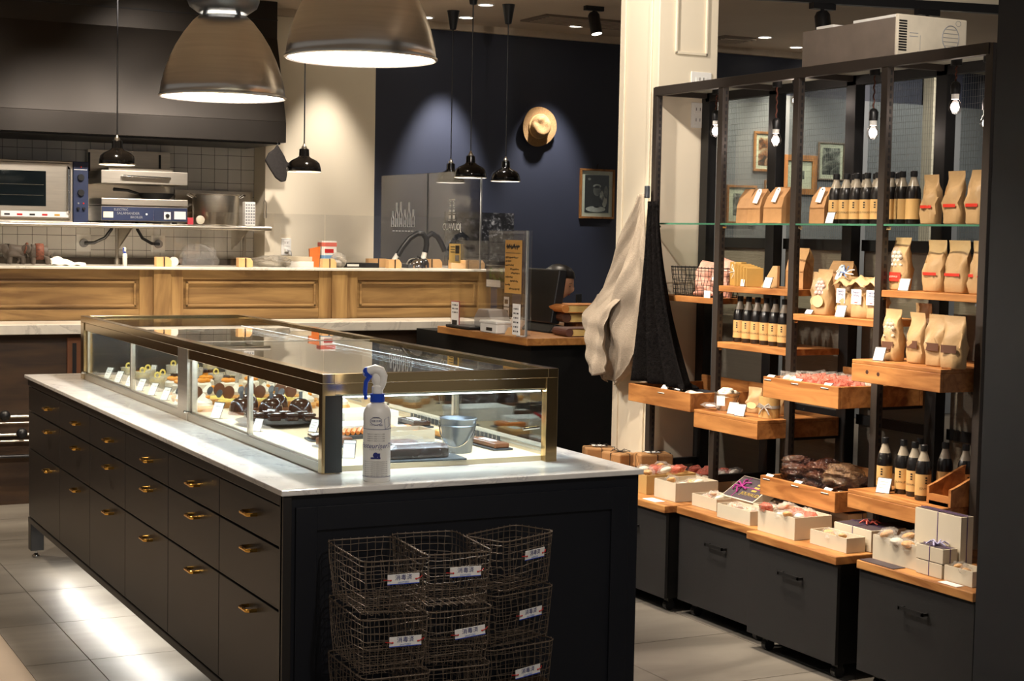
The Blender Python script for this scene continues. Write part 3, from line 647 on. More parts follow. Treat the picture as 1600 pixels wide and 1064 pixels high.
PN = ['leftmost cream swirl pastry in the row behind the tarts', 'second cream swirl pastry in the row behind the tarts', 'third cream swirl pastry in the row behind the tarts', 'last cream swirl pastry in the row behind the tarts'] + ['%s cream swirl pastry along the rear doors of the lit case' % w_ for w_ in ('nearest', 'second', 'third', 'fourth', 'fifth', 'farthest')] + ['lone cream swirl pastry left of the chocolate domes', 'lone cream swirl pastry right of the chocolate domes']
for (x, y), lb in zip(PF, PN): puff((x, y, DZ), lb)
def sleeve(label, loc, w, d, h, rz, mat, cardtop=True):
    t = thing('cake_pack', label, 'pack', loc, rz); B(-w / 2, -d / 2, 0, w / 2, d / 2, .006).obj('slate_base', SLATE, t, bev=.001); B(-w / 2 + .008, -d / 2 + .008, .006, w / 2 - .008, d / 2 - .008, h).obj('pack_body', mat, t, bev=.004)
    if cardtop: B(-w * .2, -d * .2, h, w * .15, d * .2, h + .002).obj('white_label', CARD, t)
sleeve('brown sponge pack at the left of the open biscuit box', (.40, .66, DZ), .12, .07, .03, rad(10), CHOCM); sleeve('dark flat pack behind the fruit pack in the case', (.42, .82, DZ), .10, .08, .02, rad(-8), CHOC); sleeve('golden pack right of the open biscuit box', (.83, .72, DZ), .09, .14, .026, rad(4), PASTRY); sleeve('dark pack beside the closed white box in the case', (.86, 1.08, DZ), .08, .16, .024, 0, CHOC); sleeve('orange pack at the rear of the flat white box', (.74, .92, DZ), .10, .10, .022, rad(-6), CARROT); sleeve('brown pack between the white boxes in the case', (.57, 1.17, DZ), .09, .07, .03, rad(5), BROWNC); sleeve('long dark pack beside the bucket in the case', (.86, .50, DZ), .07, .20, .022, rad(2), CHOCM)
def cup(loc, label, col=CUSTARD):
    t = thing('dessert_cup', label, 'dessert cup', loc, group='lemon dessert cups')
    G().lathe([(.026, 0), (.034, .06), (.033, .06), (.025, .003), (.001, .003)], 20).obj('glass_cup', FILMW, t, True)
    G().lathe([(.024, .004), (.032, .05), (.001, .052)], 20).obj('custard', col, t, True)
    G().tube([(.01 * cos(a) , .0, .066 + .012 * sin(a)) for a in [2 * pi * j / 12 for j in range(12)]], .0035, 6, closed=True).obj('chocolate_ring', CUSTARD, t, True)
for k in range(5): cup((.33 + .0 * k + .055 * (k % 2), 2.98 - .12 * k, DZ), '%s lemon dessert cup from the far end of the case' % ORD[k])
for k in range(4): cup((.55 + .06 * (k % 2), 3.05 - .15 * k, DZ), '%s whipped cream cup from the far end, rear row of the case' % ORD[k], CREAMF)
for k in range(6): cup((.74 + .07 * (k % 2), 3.12 - .17 * k, DZ), '%s pale verrine from the far end along the rear case doors' % ORD[k], [CUSTARD, M('pistachio', (150, 150, 84), .5), CREAMF][k % 3])
def layer(loc, label):
    t = thing('layer_cake', label, 'cake', loc, group='round layered cakes')
    G().lathe([(.04, 0), (.04, .018)], 24).obj('sponge', CHOCM, t, True); G().lathe([(.038, .018), (.038, .034)], 24).obj('cream', ORANGE, t, True); G().lathe([(.04, .034), (.04, .046), (.001, .048)], 24).obj('glaze', CHOC, t, True)
for k, (x, y) in enumerate(((.44, 2.60), (.55, 2.56), (.46, 2.78), (.66, 2.62), (.68, 2.95), (.44, 3.12))): layer((x, y, DZ), ['round layered cake with orange band by the case middle post', 'round layered cake with dark glaze, right of the middle post', 'round layered cake among the lemon cups', 'round layered cake at the rear of the farther case half', 'round layered cake between the whipped cream cups', 'round layered cake at the far left end of the case'][k])
# ---------------------------------------------------------------- spray bottle on the marble
def spray(label, loc, h=.205, r=.031, big=True, rz=0):
    t = thing('spray_bottle', label, 'spray bottle', loc, rz)
    s = h / .205
    prof = [(.029, 0), (.031, .003), (.031, .150), (.029, .162), (.022, .172), (.014, .176), (.0135, .186)]
    b = G().lathe([(a * s, z * s) for a, z in prof], 32).obj('bottle_body', WHITE, t, True)
    G().lathe([(.0165 * s, .178 * s), (.0165 * s, .196 * s)], 24).obj('collar', BLUE, t, True)
    G().lathe([(.011 * s, .196 * s), (.0125 * s, .197 * s), (.0125 * s, .212 * s), (.009 * s, .216 * s)], 16).obj('neck_cap', WHITE, t, True)
    hd = G().tube([(x * s, 0, z * s) for x, z in ((-.030, .240), (-.020, .247), (-.006, .251), (.006, .247), (.012, .236), (.011, .222), (.006, .208))], [.007 * s, .0095 * s, .011 * s, .0115 * s, .0105 * s, .009 * s, .008 * s], 14).obj('spray_head', WHITE, t, True)
    G().ell((-.001 * s, 0, .230 * s), (.0125 * s, .010 * s, .019 * s), 14, 9).obj('spray_body', WHITE, t, True)
    G().ell((-.024 * s, 0, .244 * s), (.010 * s, .0095 * s, .012 * s), 12, 8).obj('nozzle', BLUE, hd, True)
    G().tube([(-.016 * s, 0, .238 * s), (-.026 * s, 0, .222 * s), (-.028 * s, 0, .20 * s), (-.026 * s, 0, .183 * s)], [.006 * s, .005 * s, .005 * s, .004 * s], 8).obj('trigger', BLUE, t, True)
    return t, b
sp, sb = spray('white sanitiser spray bottle with blue trigger standing on the marble corner', (.300, .075, .85), rz=0)
sp.rotation_euler.z = rad(-27); sp.scale = (1.24,) * 3
def wrapt(s, size, mat, z, a=0, r=.0314, parent=sb, name='printed_text'):
    """print lettering bent round the bottle, facing its front"""
    o = text(s, size, mat, name, parent, (0, 0, 0), (0, 0, 0), ext=0, shear=.3 if '77' in s and size > .01 else 0)
    for v in o.data.vertices:
        th = v.co.x / r + a; v.co = Vector((r * sin(th), -r * cos(th), z + v.co.y))
    return o
wrapt('Pasteuriser77', .0158, INK, .0815, .0); wrapt('アルコール 製剤', .0042, INK, .128); wrapt('除菌 防臭', .0052, INK, .1375); wrapt('食品添加物', .0034, BLK_INK, .145)
wrapt('パストリーゼ77', .0042, BLK_INK, .0735)
for k in range(4): wrapt('高純度カテキン配合アルコール製剤', .0026, BLK_INK, .108 - .005 * k)
for k in range(8): wrapt('品名 アルコール製剤 成分 使用方法 保存方法 注意', .0026, BLK_INK, .046 - .0045 * k)
g = G()
for z in (.119, .012): g.tube([(.0316 * sin(a), -.0316 * cos(a), z) for a in [-1.5 + 3 * j / 20 for j in range(21)]], .0005, 4)
g.tube([(.0316 * sin(.42 * cos(a)), -.0316 * cos(.42 * cos(a)), .1375 + .0085 * sin(a)) for a in [2 * pi * j / 24 for j in range(24)]], .0005, 4, closed=True)
g.tube([(.0316 * sin(a), -.0316 * cos(a), z) for a, z in ((.62, .141), (1.05, .146), (1.10, .126), (.70, .119))], .0005, 4, closed=True)
g.obj('printed_outline', INK, sb)
g = G().ell((0, 0, 0), (.006, .0006, .006), 14, 6)
for v_ in range(1): g.box(-.011, -.0006, -.0085, .011, .0006, -.005); g.box(.005, -.0006, -.005, .010, .0006, .004)
g.rot(Tm((0, -.0313, .0615))); g.obj('printed_emblem', INK, sb)
# ---------------------------------------------------------------- wire baskets
def basket_mesh(w, d, h, nx, ny, nz, r=.0011, seed=1, bow=.006):
    rnd = random.Random(seed); g = G()
    def per(tt, z):   # rounded rectangle perimeter point at parameter tt, taper and dents
        q = .5 + .5 * (.88 + .12 * z / h) - .0; k = 1 - .10 * (1 - z / h)
        a = tt % 4; i = int(a); f = a - i
        p = [(-w / 2 + w * f, -d / 2), (w / 2, -d / 2 + d * f), (w / 2 - w * f, d / 2), (-w / 2, d / 2 - d * f)][i]
        x, y = p; c = .025
        # round the corners
        x2 = max(-w / 2 + c, min(w / 2 - c, x)); y2 = max(-d / 2 + c, min(d / 2 - c, y))
        v = Vector((x - x2, y - y2)); 
        if v.length > c: v = v.normalized() * c
        b = bow * sin(pi * f) * sin(pi * min(1, z / h))
        n = [(0, -1), (1, 0), (0, 1), (-1, 0)][i]
        return Vector(((x2 + v.x) * k + n[0] * b, (y2 + v.y) * k + n[1] * b, z))
    ts = [k * 1.0 / nx for k in range(nx)] + [1 + k / ny for k in range(ny)] + [2 + k / nx for k in range(nx)] + [3 + k / ny for k in range(ny)]
    full = []
    for a in range(4):
        full += [a + j / 14 for j in range(14)]
    for j in range(nz):
        z = h * (j + .35) / nz; ph = rnd.uniform(0, 6); am = rnd.uniform(.001, .004)
        g.tube([per(tt, z) + Vector((0, 0, am * sin(tt * 4 + ph) + rnd.uniform(-.001, .001))) for tt in full], r, 4, closed=True)
    for tt in ts:
        e = rnd.uniform(-.04, .04); g.tube([per(tt + e * .5, .001), per(tt + e, h * .35), per(tt - e * .6, h * .7), per(tt, h)], r, 4)
    for k in range(1, nx): 
        a, b = per(k / nx, .001), per(3 - k / nx, .001); g.tube([a, (a + b) / 2 + Vector((rnd.uniform(-.004, .004), 0, 0)), b], r, 4)
    for k in range(1, ny):
        a, b = per(1 + k / ny, .001), per(4 - k / ny, .001); g.tube([a, (a + b) / 2 + Vector((0, rnd.uniform(-.004, .004), 0)), b], r, 4)
    rim = G(); rim.tube([per(tt, h) for tt in full], r * 1.9, 6, closed=True)
    for tt in ts: rim.tube([per(tt - .015, h - .0015), per(tt, h + .004), per(tt + .015, h - .0015)], r * 1.2, 4)
    return g, rim
BW, BD, BH = .188, .305, .142
bms = []
for sd in (1, 2, 3):
    a, b = basket_mesh(BW, BD, BH, 8, 12, 7, seed=sd); bms.append((a.mesh('wire_mesh', WIRE, True), b.mesh('rim_wire', WIRE, True)))
crate = thing('wooden_crate', 'low wooden crate under the stacked wire baskets', 'crate', (.42, -.17, 0))
for k in range(4): B(-.36, -.16, .03 + .06 * k, .36, -.148, .085 + .06 * k).obj('front_slat', DWOOD, crate)
for k in range(4): B(-.36, .148, .03 + .06 * k, .36, .16, .085 + .06 * k).obj('rear_slat', DWOOD, crate)
B(-.36, -.148, 0, -.348, .148, .262).obj('side', DWOOD, crate); B(.348, -.148, 0, .36, .148, .262).obj('side', DWOOD, crate); B(-.36, -.16, .262, .36, .16, .268).obj('top', DWOOD, crate)
cols = [(.203, -.184, rad(-2)), (.390, -.166, rad(-3)), (.622, -.118, rad(24))]
sm = [tuple(q.mesh(n, WIRE, True) for q, n in zip(basket_mesh(.232, .145, BH, 9, 6, 7, seed=s_), ('wire_mesh', 'rim_wire'))) for s_ in (4, 5, 6)]
colmn = ['left', 'middle', 'right']; rown = ['top', 'second', 'third']
for c in range(3):
    for r in range(3):
        rt_ = rad(random.uniform(-2.5, 2.5))
        z = .570 - .1505 * r
        t = thing('wire_basket', '%s wire basket of the %s stack, with a white tag, before the island' % (rown[r], colmn[c]), 'basket', (cols[c][0] + random.uniform(-.004, .004), cols[c][1], z), cols[c][2] + rt_, group='stacked wire baskets')
        turn = 0
        if c == 2: t.rotation_euler.z = rad(24 - 7 * r)
        ms = bms[(c + r) % 3] if c < 2 else sm[r]
        for mm, nm in zip(ms, ('wire_mesh', 'rim_wire')):
            o = bpy.data.objects.new(nm, mm); COL.objects.link(o); o.parent = t
        # tag on the side that faces the entrance
        if c == 2: Tt = Tm((.01, -.145 / 2 - .008, .095 - .012 * r), (rad(3), rad(-2 * r), 0))
        else: Tt = Tm((.012 + .01 * r, -BD / 2 - .007, .095 - .01 * r), (rad(2), rad(random.uniform(-5, 3) if r else 0), 0))
        tg = B(-.043, -.0008, -.013, .043, 0, .013, T=Tt).obj('tag', CARD, t)
        for (s_, sz, zz, mt_) in (('消毒済', .0155, .0035, INK), ('SANITIZED', .0062, -.0085, M('pale_ink', (120, 150, 210), .6))):
            to = text(s_, sz, mt_, 'tag_lettering', tg, (0, -.0012, zz), RX, ext=.0002); to.data.transform(Tt)
        b2 = B(-.043, -.0012, -.0135, .043, .0002, -.0115, T=Tt).obj('tag_edge', BLUE, tg)
        for sx in (-1, 1):
            g = G().tube([Tt @ Vector((sx * .034, -.002, -.002)), Tt @ Vector((sx * .044, -.004, .002 if sx > 0 else 0)), Tt @ Vector((sx * .052, .004, .004 if sx > 0 else -.001))], .0012, 6)
            g.ell(tuple(Tt @ Vector((sx * .034, -.001, -.002))), (.0025, .0015, .0025), 8, 5); g.obj('red_tie', RED, tg)
# ---------------------------------------------------------------- kitchen hood
hd = thing('range_hood', 'huge dark bronze extractor hood across the upper left above the tiled wall', 'range hood', (0, 6.4, 2.13))
g = G().prism([(.2, .97), (.2, .72), (0, .14), (.8, .14), (.8, .97)], 5.2, 'x', -2.95)
g.v = [(x, y, z) for (x, y, z) in g.v]; g.obj('canopy', HOOD, hd, bev=.003)
B(-2.95, 0, 0, 2.25, .8, .14).obj('lip', HOOD, hd, bev=.003); B(-2.9, .03, -.012, 2.22, .78, 0).obj('filter_recess', BLKPL, hd)
B(-2.95, .194, .84, 2.25, .202, .848).obj('seam', BLKMET, hd)
# steel wall shelf with kit
ks = thing('steel_wall_shelf', 'long stainless steel wall shelf carrying the oven, grill and pot', 'shelf', (0, 6.75, 1.55))
B(-1.5, 0, 0, 2.27, .44, .014).obj('shelf_board', STEEL, ks, bev=.002); G().tube([(-1.5, .008, -.004), (2.27, .008, -.004)], .016, 12).obj('rolled_edge', STEEL, ks, True)
for x in (1.30, 2.12): G().prism([(.02, 0), (.44, 0), (.44, -.16)], .012, 'x', x).obj('bracket', STEEL, ks)
B(1.7, .42, .014, 2.27, .44, .26).obj('side_guard', STEEL, ks)
kc = thing('steel_kitchen_counter', 'dark steel work counter and splash back below the tiled wall', 'counter', (0, 6.5, 0))
B(-1.5, .0, 0, 2.28, .68, 1.24).obj('cabinet', STEEL, kc); B(-1.5, .64, 1.24, 2.28, .685, 1.325).obj('splash_back', M('dark_splash', (66, 58, 50), .4, metal=.6), kc)
ov = thing('convection_oven', 'stainless countertop oven with dark glass door and blue control strip', 'oven', (0, 6.78, 1.566))
B(.05, 0, 0, .905, .40, .40).obj('body', STEEL, ov, bev=.004)
dr = B(.06, -.02, .02, .885, 0, .385).obj('door', STEEL, ov, bev=.004)
B(.15, -.024, .10, .726, -.018, .33).obj('door_window', M('oven_glass', (20, 26, 28), .08, var=.1), dr, bev=.004)
for z in (.17, .24): G().cyl((.16, -.0245, z), (.71, -.0245, z), .0015, 6).obj('rack_rod', STEEL, dr)
G().tube([(.868, -.02, .06), (.868, -.055, .075), (.868, -.055, .345), (.868, -.02, .36)], .009, 10).obj('door_handle', CHROME, dr, True)
cp = B(.905, -.012, 0, 1.003, .40, .40).obj('control_panel', M('navy_panel', (38, 48, 78), .4), ov, bev=.003)
for x, z, r in ((.953, .295, .023), (.953, .195, .023), (.935, .09, .01), (.972, .09, .01)): G().lathe([(r, 0), (r * .9, .02)], 20, T=Tm((x, -.012, z), (pi / 2, 0, 0))).obj('knob', BLKPL, cp, True)
for x, z in ((.955, .365), (.972, .125), (.938, .125)): G().lathe([(.006, 0), (.005, .004)], 10, T=Tm((x, -.012, z), (pi / 2, 0, 0))).obj('indicator', RED if x > .95 else GREYPL, cp)
B(.96 - .05, -.0132, .345, .96 + .035, -.012, .349).obj('printed_line', CARD, cp)
st = B(.44, -.0215, .03, .87, -.02, .066).obj('sticker_strip', CARD, dr)
for k in range(5): B(.46 + .08 * k, -.0222, .038, .495 + .08 * k, -.0215, .05).obj('sticker_icon', [BLK_INK, RED, BLK_INK, RED, M('ochre_ink', (200, 150, 40), .5)][k], st)
sa = thing('salamander_grill', 'stainless salamander grill with raised hood and blue front panel', 'grill', (1.377, 6.75, 1.566))
B(-.294, 0, .012, .294, .42, .115).obj('base', STEEL, sa, bev=.003)
fp = B(-.29, -.006, .018, .29, 0, .108).obj('front_panel', M('navy_panel', (38, 48, 78), .4), sa)
B(-.295, -.012, .118, .295, .42, .165).obj('drip_tray', STEEL, sa, bev=.004)
for x in (-.22, .22): G().cyl((x, .06, 0), (x, .06, .014), .018, 12).obj('foot', BLKPL, sa)
text('ELECTRIC', .022, GREYPL, 'panel_lettering', fp, (-.21, -.008, .09), RX, 'LEFT'); text('SALAMANDER', .024, GREYPL, 'panel_lettering', fp, (-.19, -.008, .065), RX, 'LEFT'); text('BROILER', .022, GREYPL, 'panel_lettering', fp, (-.10, -.008, .04), RX, 'LEFT')
B(-.28, -.008, .035, -.215, -.006, .075).obj('rating_sticker', M('sticker_cream', (236, 224, 190), .5), fp); B(.20, -.008, .032, .28, -.006, .085).obj('white_sticker', CARD, fp); B(.13, -.009, .03, .175, -.006, .08).obj('switch_plate', CARD, fp)
G().lathe([(.014, 0), (.012, .014)], 16, T=Tm((.152, -.008, .055), (pi / 2, 0, 0))).obj('rotary_switch', BLKPL, fp, True); G().lathe([(.007, 0), (.006, .006)], 12, T=Tm((.01, -.006, .062), (pi / 2, 0, 0))).obj('pilot_light', WHITE, fp)
B(-.30, .36, .10, .27, .42, .50).obj('rear_column', STEEL, sa); 
for x in (-.30, .19): B(x, .352, .30, x + .014, .36, .48).obj('slide_slot', BLKPL, sa)
hb = B(-.295, -.004, .262, .295, .36, .352).obj('heating_hood', STEEL, sa, bev=.004)
G().tube([(-.155, -.004, .31), (-.155, -.035, .312), (.165, -.035, .305), (.165, -.004, .305)], .010, 10).obj('hood_handle', CHROME, hb, True)
B(-.24, .02, .352, .20, .36, .372).obj('hood_top', STEEL, hb, bev=.003)
fpn = thing('frying_pan', 'black frying pan on the grill tray under the raised hood', 'pan', (1.50, 6.93, 1.734))
G().lathe([(.09, 0), (.125, .04), (.128, .04), (.094, .003), (.001, .003)], 28).obj('pan_bowl', BLKPL, fpn, True); G().tube([(-.12, 0, .035), (-.2, -.02, .055), (-.30, -.04, .06)], [.008, .010, .012], 8).obj('pan_handle', BLKPL, fpn, True)
po = thing('stock_pot', 'big stainless stock pot with loop handles on the wall shelf', 'pot', (1.915, 6.90, 1.565))
G().lathe([(.155, 0), (.16, .006), (.16, .205), (.168, .21), (.168, .214), (.157, .212), (.155, .008), (.001, .008)], 40).obj('pot_wall', STEEL, po, True)
for s in (-1, 1): G().tube([(s * .155, -.05, .19), (s * .195, -.045, .21), (s * .20, 0, .215), (s * .195, .045, .21), (s * .155, .05, .19)], .006, 8).obj('loop_handle', CHROME, po, True)
gr = thing('box_grater', 'white perforated box grater beside the stock pot', 'grater', (2.13, 6.80, 1.565)); B(-.045, -.03, 0, .03, .03, .165).obj('grater_body', WHITE, gr, bev=.003)
for i in range(4):
    for j in range(7): B(-.04 + .018 * i, -.032, .012 + .021 * j, -.029 + .018 * i, -.030, .024 + .021 * j).obj('grater_hole', GREYPL, gr)
tw = thing('hanging_tongs', 'pair of steel tongs hanging at the right end of the wall shelf', 'tongs', (2.235, 6.80, 1.62)); G().tube([(0, 0, 0), (-.004, 0, .11), (.0, 0, .13), (.012, 0, .11), (.014, 0, 0)], .004, 6).obj('tong_arms', STEEL, tw, True)
tag(G().lathe([(.03, 0), (.03, .014), (.026, .016), (.001, .016)], 24, T=Tm((1.762, 6.765, 1.598), (pi / 2, 0, 0))).obj('dial_thermometer', M('cream_dial', (226, 216, 190), .4), smooth=True), 'small round cream dial thermometer leaning by the stock pot', 'thermometer')
tag(B(1.675, 6.76, 1.566, 1.715, 6.80, 1.612).obj('spice_box', M('pink_red_card', (214, 60, 74), .5), bev=.002), 'little red box between the grill and the thermometer', 'box')
mk = thing('oven_mitt', 'dark grey oven mitt hanging from a hook under the hood corner', 'oven mitt', (2.18, 6.38, 2.115))
mo = [(0, .0), (.02, -.03), (.05, -.075), (.068, -.115), (.095, -.125), (.092, -.145), (.066, -.148), (.070, -.20), (.062, -.245), (.03, -.252), (-.01, -.225), (-.055, -.16), (-.085, -.11), (-.06, -.06), (-.02, -.03)]
mm = G().prism(mo, .03, 'y', -.015).obj('mitt', M('mitt_cloth', (46, 42, 40), .9, var=.2, scale=60), mk, bev=.008)
G().tube([(0, 0, -.005), (.004, -.004, .012), (0, 0, .016)], .003, 6).obj('hook', CHROME, mk)
for x, lb in ((1.065, 'grey wall socket under the oven, left one with cord'), (1.585, 'grey wall socket under the grill, right one with cord')):
    o = outlet('power_socket', lb, (x, 7.194, 1.424), ports=0, w=.10, h=.12)
    G().lathe([(.03, 0), (.028, .03)], 16, T=Tm((0, -.006, 0), (pi / 2, 0, 0))).obj('round_plug', GREYPL, o, True)
    d = 1 if x < 1.3 else -1
    G().tube([(0, -.036, 0), (d * .06, -.06, .004), (d * .13, -.08, .04), (d * .17, -.10, .10), (d * .175, -.10, .15)], .011, 8).obj('black_cord', BLKPL, o, True)
for x, lb in ((1.262, 'vertical steel water pipe below the shelf, left'), (2.171, 'vertical steel water pipe below the shelf, right')):
    t = thing('water_pipe', lb, 'pipe', (x, 7.05, 1.24)); G().cyl((0, 0, 0), (0, 0, .31), .012, 10).obj('pipe', STEEL, t, True); G().cyl((0, 0, .02), (0, 0, .08), .02, 10).obj('valve', STEEL, t, True)
# ---------------------------------------------------------------- service counter
sc_ = thing('service_counter', 'limed oak service counter with framed panels behind the pastry case', 'counter', (0, 5.3, 0))
B(-1.6, 0, 0, 3.26, .45, 1.294).obj('carcass', OAK, sc_)
B(-1.6, -.020, 1.24, 3.26, 0, 1.294).obj('upper_rail', OAK, sc_, bev=.002); B(-1.6, -.020, 1.0, 3.26, 0, 1.062).obj('lower_rail', OAK, sc_, bev=.002)
for a, b_, pr in ((.965, 1.0465, .025), (1.047, 1.15, .034), (1.1505, 1.225, .025), (2.075, 2.1575, .025), (2.158, 2.259, .034), (2.2595, 2.33, .025), (3.17, 3.26, .025)):
    B(a, -pr, 1.0, b_, 0, 1.294).obj('stile', OAKV, sc_, bev=.002)
for a, b_ in ((-1.6, .965), (1.225, 2.075), (2.33, 3.17)):
    pnl = B(a, -.008, 1.062, b_, 0, 1.24).obj('panel', OAK, sc_)
    a2, b2, z0, z1 = a + .018, b_ - .018, 1.076, 1.226
    for bx in ((a2, -.022, z0, b2, -.008, z0 + .014), (a2, -.022, z1 - .014, b2, -.008, z1), (a2, -.022, z0, a2 + .014, -.008, z1), (b2 - .014, -.022, z0, b2, -.008, z1)): B(*bx).obj('moulding', OAK, pnl, bev=.003)
B(-1.6, -.28, 0, 3.0, 0, .945).obj('base', DWOOD, sc_)
tag(B(-1.6, 5.25, 1.295, 3.28, 5.78, 1.311).obj('marble_counter_top', MARB2, bev=.003), 'thin pale marble top of the oak service counter', 'countertop')
tag(B(-1.6, 4.90, .946, 3.05, 5.262, 1.0).obj('marble_ledge', MARB2, bev=.004), 'thick grey veined marble ledge in front of the oak counter', 'ledge')
t = thing('menu_board', 'brown wooden board with a black slot under the marble ledge', 'board', (.532, 5.0, .70)); B(-.04, 0, 0, .04, .015, .22).obj('board', M('reddish_wood', (122, 74, 40), .5), t, bev=.002); B(-.012, -.003, .0, .010, 0, .19).obj('slot', BLKPL, t)
for k, (z, lb) in enumerate(((.50, 'upper steel rod with black clamps low at the far left'), (.40, 'middle steel rod with black clamps low at the far left'), (.28, 'lowest plain dark rod at the far left'))):
    t = thing('rail_rod', lb, 'rod', (0, 4.98, z)); G().cyl((-.6, 0, 0), (.5, 0, -.01), .009, 8).obj('rod', STEEL if k < 2 else BLKPL, t, True)
    if k < 2: G().ell((.15 + .09 * k, -.015, 0), (.03, .03, .03)).obj('clamp_knob', BLKPL, t, True); G().cyl((-.6, 0, -.035), (.5, 0, -.045), .006, 8).obj('second_rod', STEEL, t, True)
ZC = 1.311
def elephant(label, loc, s, rz, blanket=False):
    t = thing('elephant_figurine', label, 'figurine', loc, rz)
    V = [(0, 0, .62), (-.30, 0, .66), (.30, 0, .60), (-.50, 0, .74), (-.66, 0, .78), (-.84, 0, .62), (-.92, 0, .38), (-.90, 0, .18), (-1.0, 0, .10),
         (-.28, -.17, .40), (-.30, -.18, .20), (-.30, -.18, .03), (-.28, .17, .40), (-.30, .18, .20), (-.30, .18, .03),
         (.30, -.17, .40), (.34, -.18, .20), (.32, -.18, .03), (.30, .17, .40), (.34, .18, .20), (.32, .18, .03), (.5, 0, .55), (.58, 0, .35)]
    E_ = [(0, 1), (0, 2), (1, 3), (3, 4), (4, 5), (5, 6), (6, 7), (7, 8), (1, 9), (9, 10), (10, 11), (1, 12), (12, 13), (13, 14), (2, 15), (15, 16), (16, 17), (2, 18), (18, 19), (19, 20), (2, 21), (21, 22)]
    R = [.34, .33, .32, .22, .24, .13, .085, .07, .05] + [.15, .115, .12] * 2 + [.16, .12, .12] * 2 + [.06, .025]
    skin('body', [tuple(c * s for c in v) for v in V], E_, [r * s for r in R], ELE, t, 2)
    for sd in (-1, 1): G().ell((-.56 * s, sd * .24 * s, .76 * s), (.15 * s, .035 * s, .2 * s), T=Euler((0, 0, sd * .5)).to_matrix().to_4x4()).obj('ear', ELE, t, True)
    for sd in (-1, 1): G().tube([(-.80 * s, sd * .1 * s, .56 * s), (-.95 * s, sd * .12 * s, .5 * s), (-1.02 * s, sd * .12 * s, .56 * s)], [.03 * s, .022 * s, .008 * s], 6).obj('tusk', CARD, t, True)
    if blanket:
        G().lathe([(.36, -.18), (.37, 0), (.36, .18)], 20, cap=False, T=Tm((-.02 * s, 0, .63 * s), (0, pi / 2, 0)) @ Matrix.Scale(s, 4)).obj('saddle_cloth', M('red_gold_cloth', (104, 58, 42), .7, var=.5, scale=80), t, True, solid=.004)
        G().lathe([(.25, -.05), (.26, 0), (.25, .05)], 16, cap=False, T=Tm((-.62 * s, 0, .78 * s), (0, pi / 2 + .3, 0)) @ Matrix.Scale(s, 4)).obj('head_cloth', M('red_gold_cloth', (104, 58, 42), .7, var=.5, scale=80), t, True, solid=.003)
elephant('dark elephant figurine with raised head at the left picture edge on the counter', (.285, 5.42, ZC), .125, rad(10))
elephant('larger grey elephant figurine with a red saddle cloth on the counter', (.42, 5.40, ZC), .125, rad(-4), True)
tw = thing('folded_towel', 'crumpled white towel lying on the marble counter beside the elephants', 'towel', (.585, 5.45, ZC))
G().grid(lambda u, v: (-.10 + .2 * u, -.05 + .1 * v, .004 + .05 * sin(pi * v) * (1 - .6 * u) * (.4 + .6 * sin(pi * min(1, u * 1.3 + .15))) + .004 * sin(u * 19 + v * 7)), 18, 10).obj('cloth', M('white_towel', (236, 230, 220), .9, bump=.3, bscale=150), tw, True, solid=.006)
spray('small spray bottle with blue trigger on the service counter', (.915, 5.42, ZC), h=.088, rz=rad(20))
def endblock(label, loc, w=.09, flip=1):
    t = thing('screen_block', label, 'wooden block', loc)
    w2 = w / 2; poly = [(-w2, 0), (w2, 0), (w2, .035), (w2 - .016, .056), (-w2, .056)] if flip > 0 else [(-w2, 0), (w2, 0), (w2, .056), (-w2 + .016, .056), (-w2, .035)]
    g = G().prism([(a, b_) for a, b_ in poly], .05, 'y', -.03); g.obj('block', BLOCKW, t, bev=.002)
    B(-.003, -.034, .0, .003, -.03, .056).obj('slot', BLKPL, t)
    return t
for x, lb, y in ((1.125, 'beech block holding the clear screen, behind the left case end', 5.36), (1.625, 'beech block holding the clear screen, second from the left', 5.36), (2.165, 'beech block below the white carton', 5.36), (2.605, 'beech block left of the arched hose', 5.36)):
    endblock(lb, (x, y, ZC))
endblock('wide beech block lying behind the arched hose', (2.60, 5.62, ZC), .14); endblock('wide beech block right of the arched hose', (2.98, 5.62, ZC), .15); t = endblock('long beech block at the right end of the oak counter', (3.12, 5.36, ZC), .24)
tag(G().lathe([(.028, 0), (.028, .02)], 24, T=Tm((1.21, 5.44, ZC + .028), (pi / 2, 0, 0))).obj('paper_roll', CARD, smooth=True), 'white tape roll standing behind the left beech block', 'tape roll')
tag(B(1.08, 5.405, ZC, 2.155, 5.410, 1.64).obj('clear_screen', ACRY), 'clear acrylic sneeze screen over the left half of the oak counter', 'screen')
tag(B(2.165, 5.405, ZC, 3.12, 5.410, 1.64).obj('clear_screen', ACRY), 'clear acrylic sneeze screen over the right half of the oak counter', 'screen')
def blob(name, label, cat, loc, r, mat, seed, rz=0, amp=.35, n=34, m=22):
    rnd = random.Random(seed); ph = [(rnd.uniform(2, 6) * (1 + q), rnd.uniform(2, 6) * (1 + q), rnd.uniform(2, 6) * (1 + q), rnd.uniform(0, 6)) for q in (0, 0, .4, 1, 1.6)]
    def fn(p):
        k = 1 + amp * sum(sin(a * p.x + b_ * p.y + c * p.z + d) for a, b_, c, d in ph) / 5
        return p * k
    o = G().ell((0, 0, r[2] * .9), r, n, m, fn=fn)
    o.v = [(x, y, max(0.0, z)) for x, y, z in o.v]
    ob = o.obj(name, mat, smooth=25); ob.location = loc; ob.rotation_euler.z = rz
    return tag(ob, label, cat)
blob('plastic_bag', 'crumpled clear plastic bag on the oak counter behind the screen', 'plastic bag', (1.83, 5.48, ZC), (.13, .07, .035), FILMW, 3)
blob('plastic_bag', 'clear plastic bag slumped against the tiles under the pot', 'plastic bag', (1.80, 6.92, 1.242), (.13, .06, .10), FILM, 5)
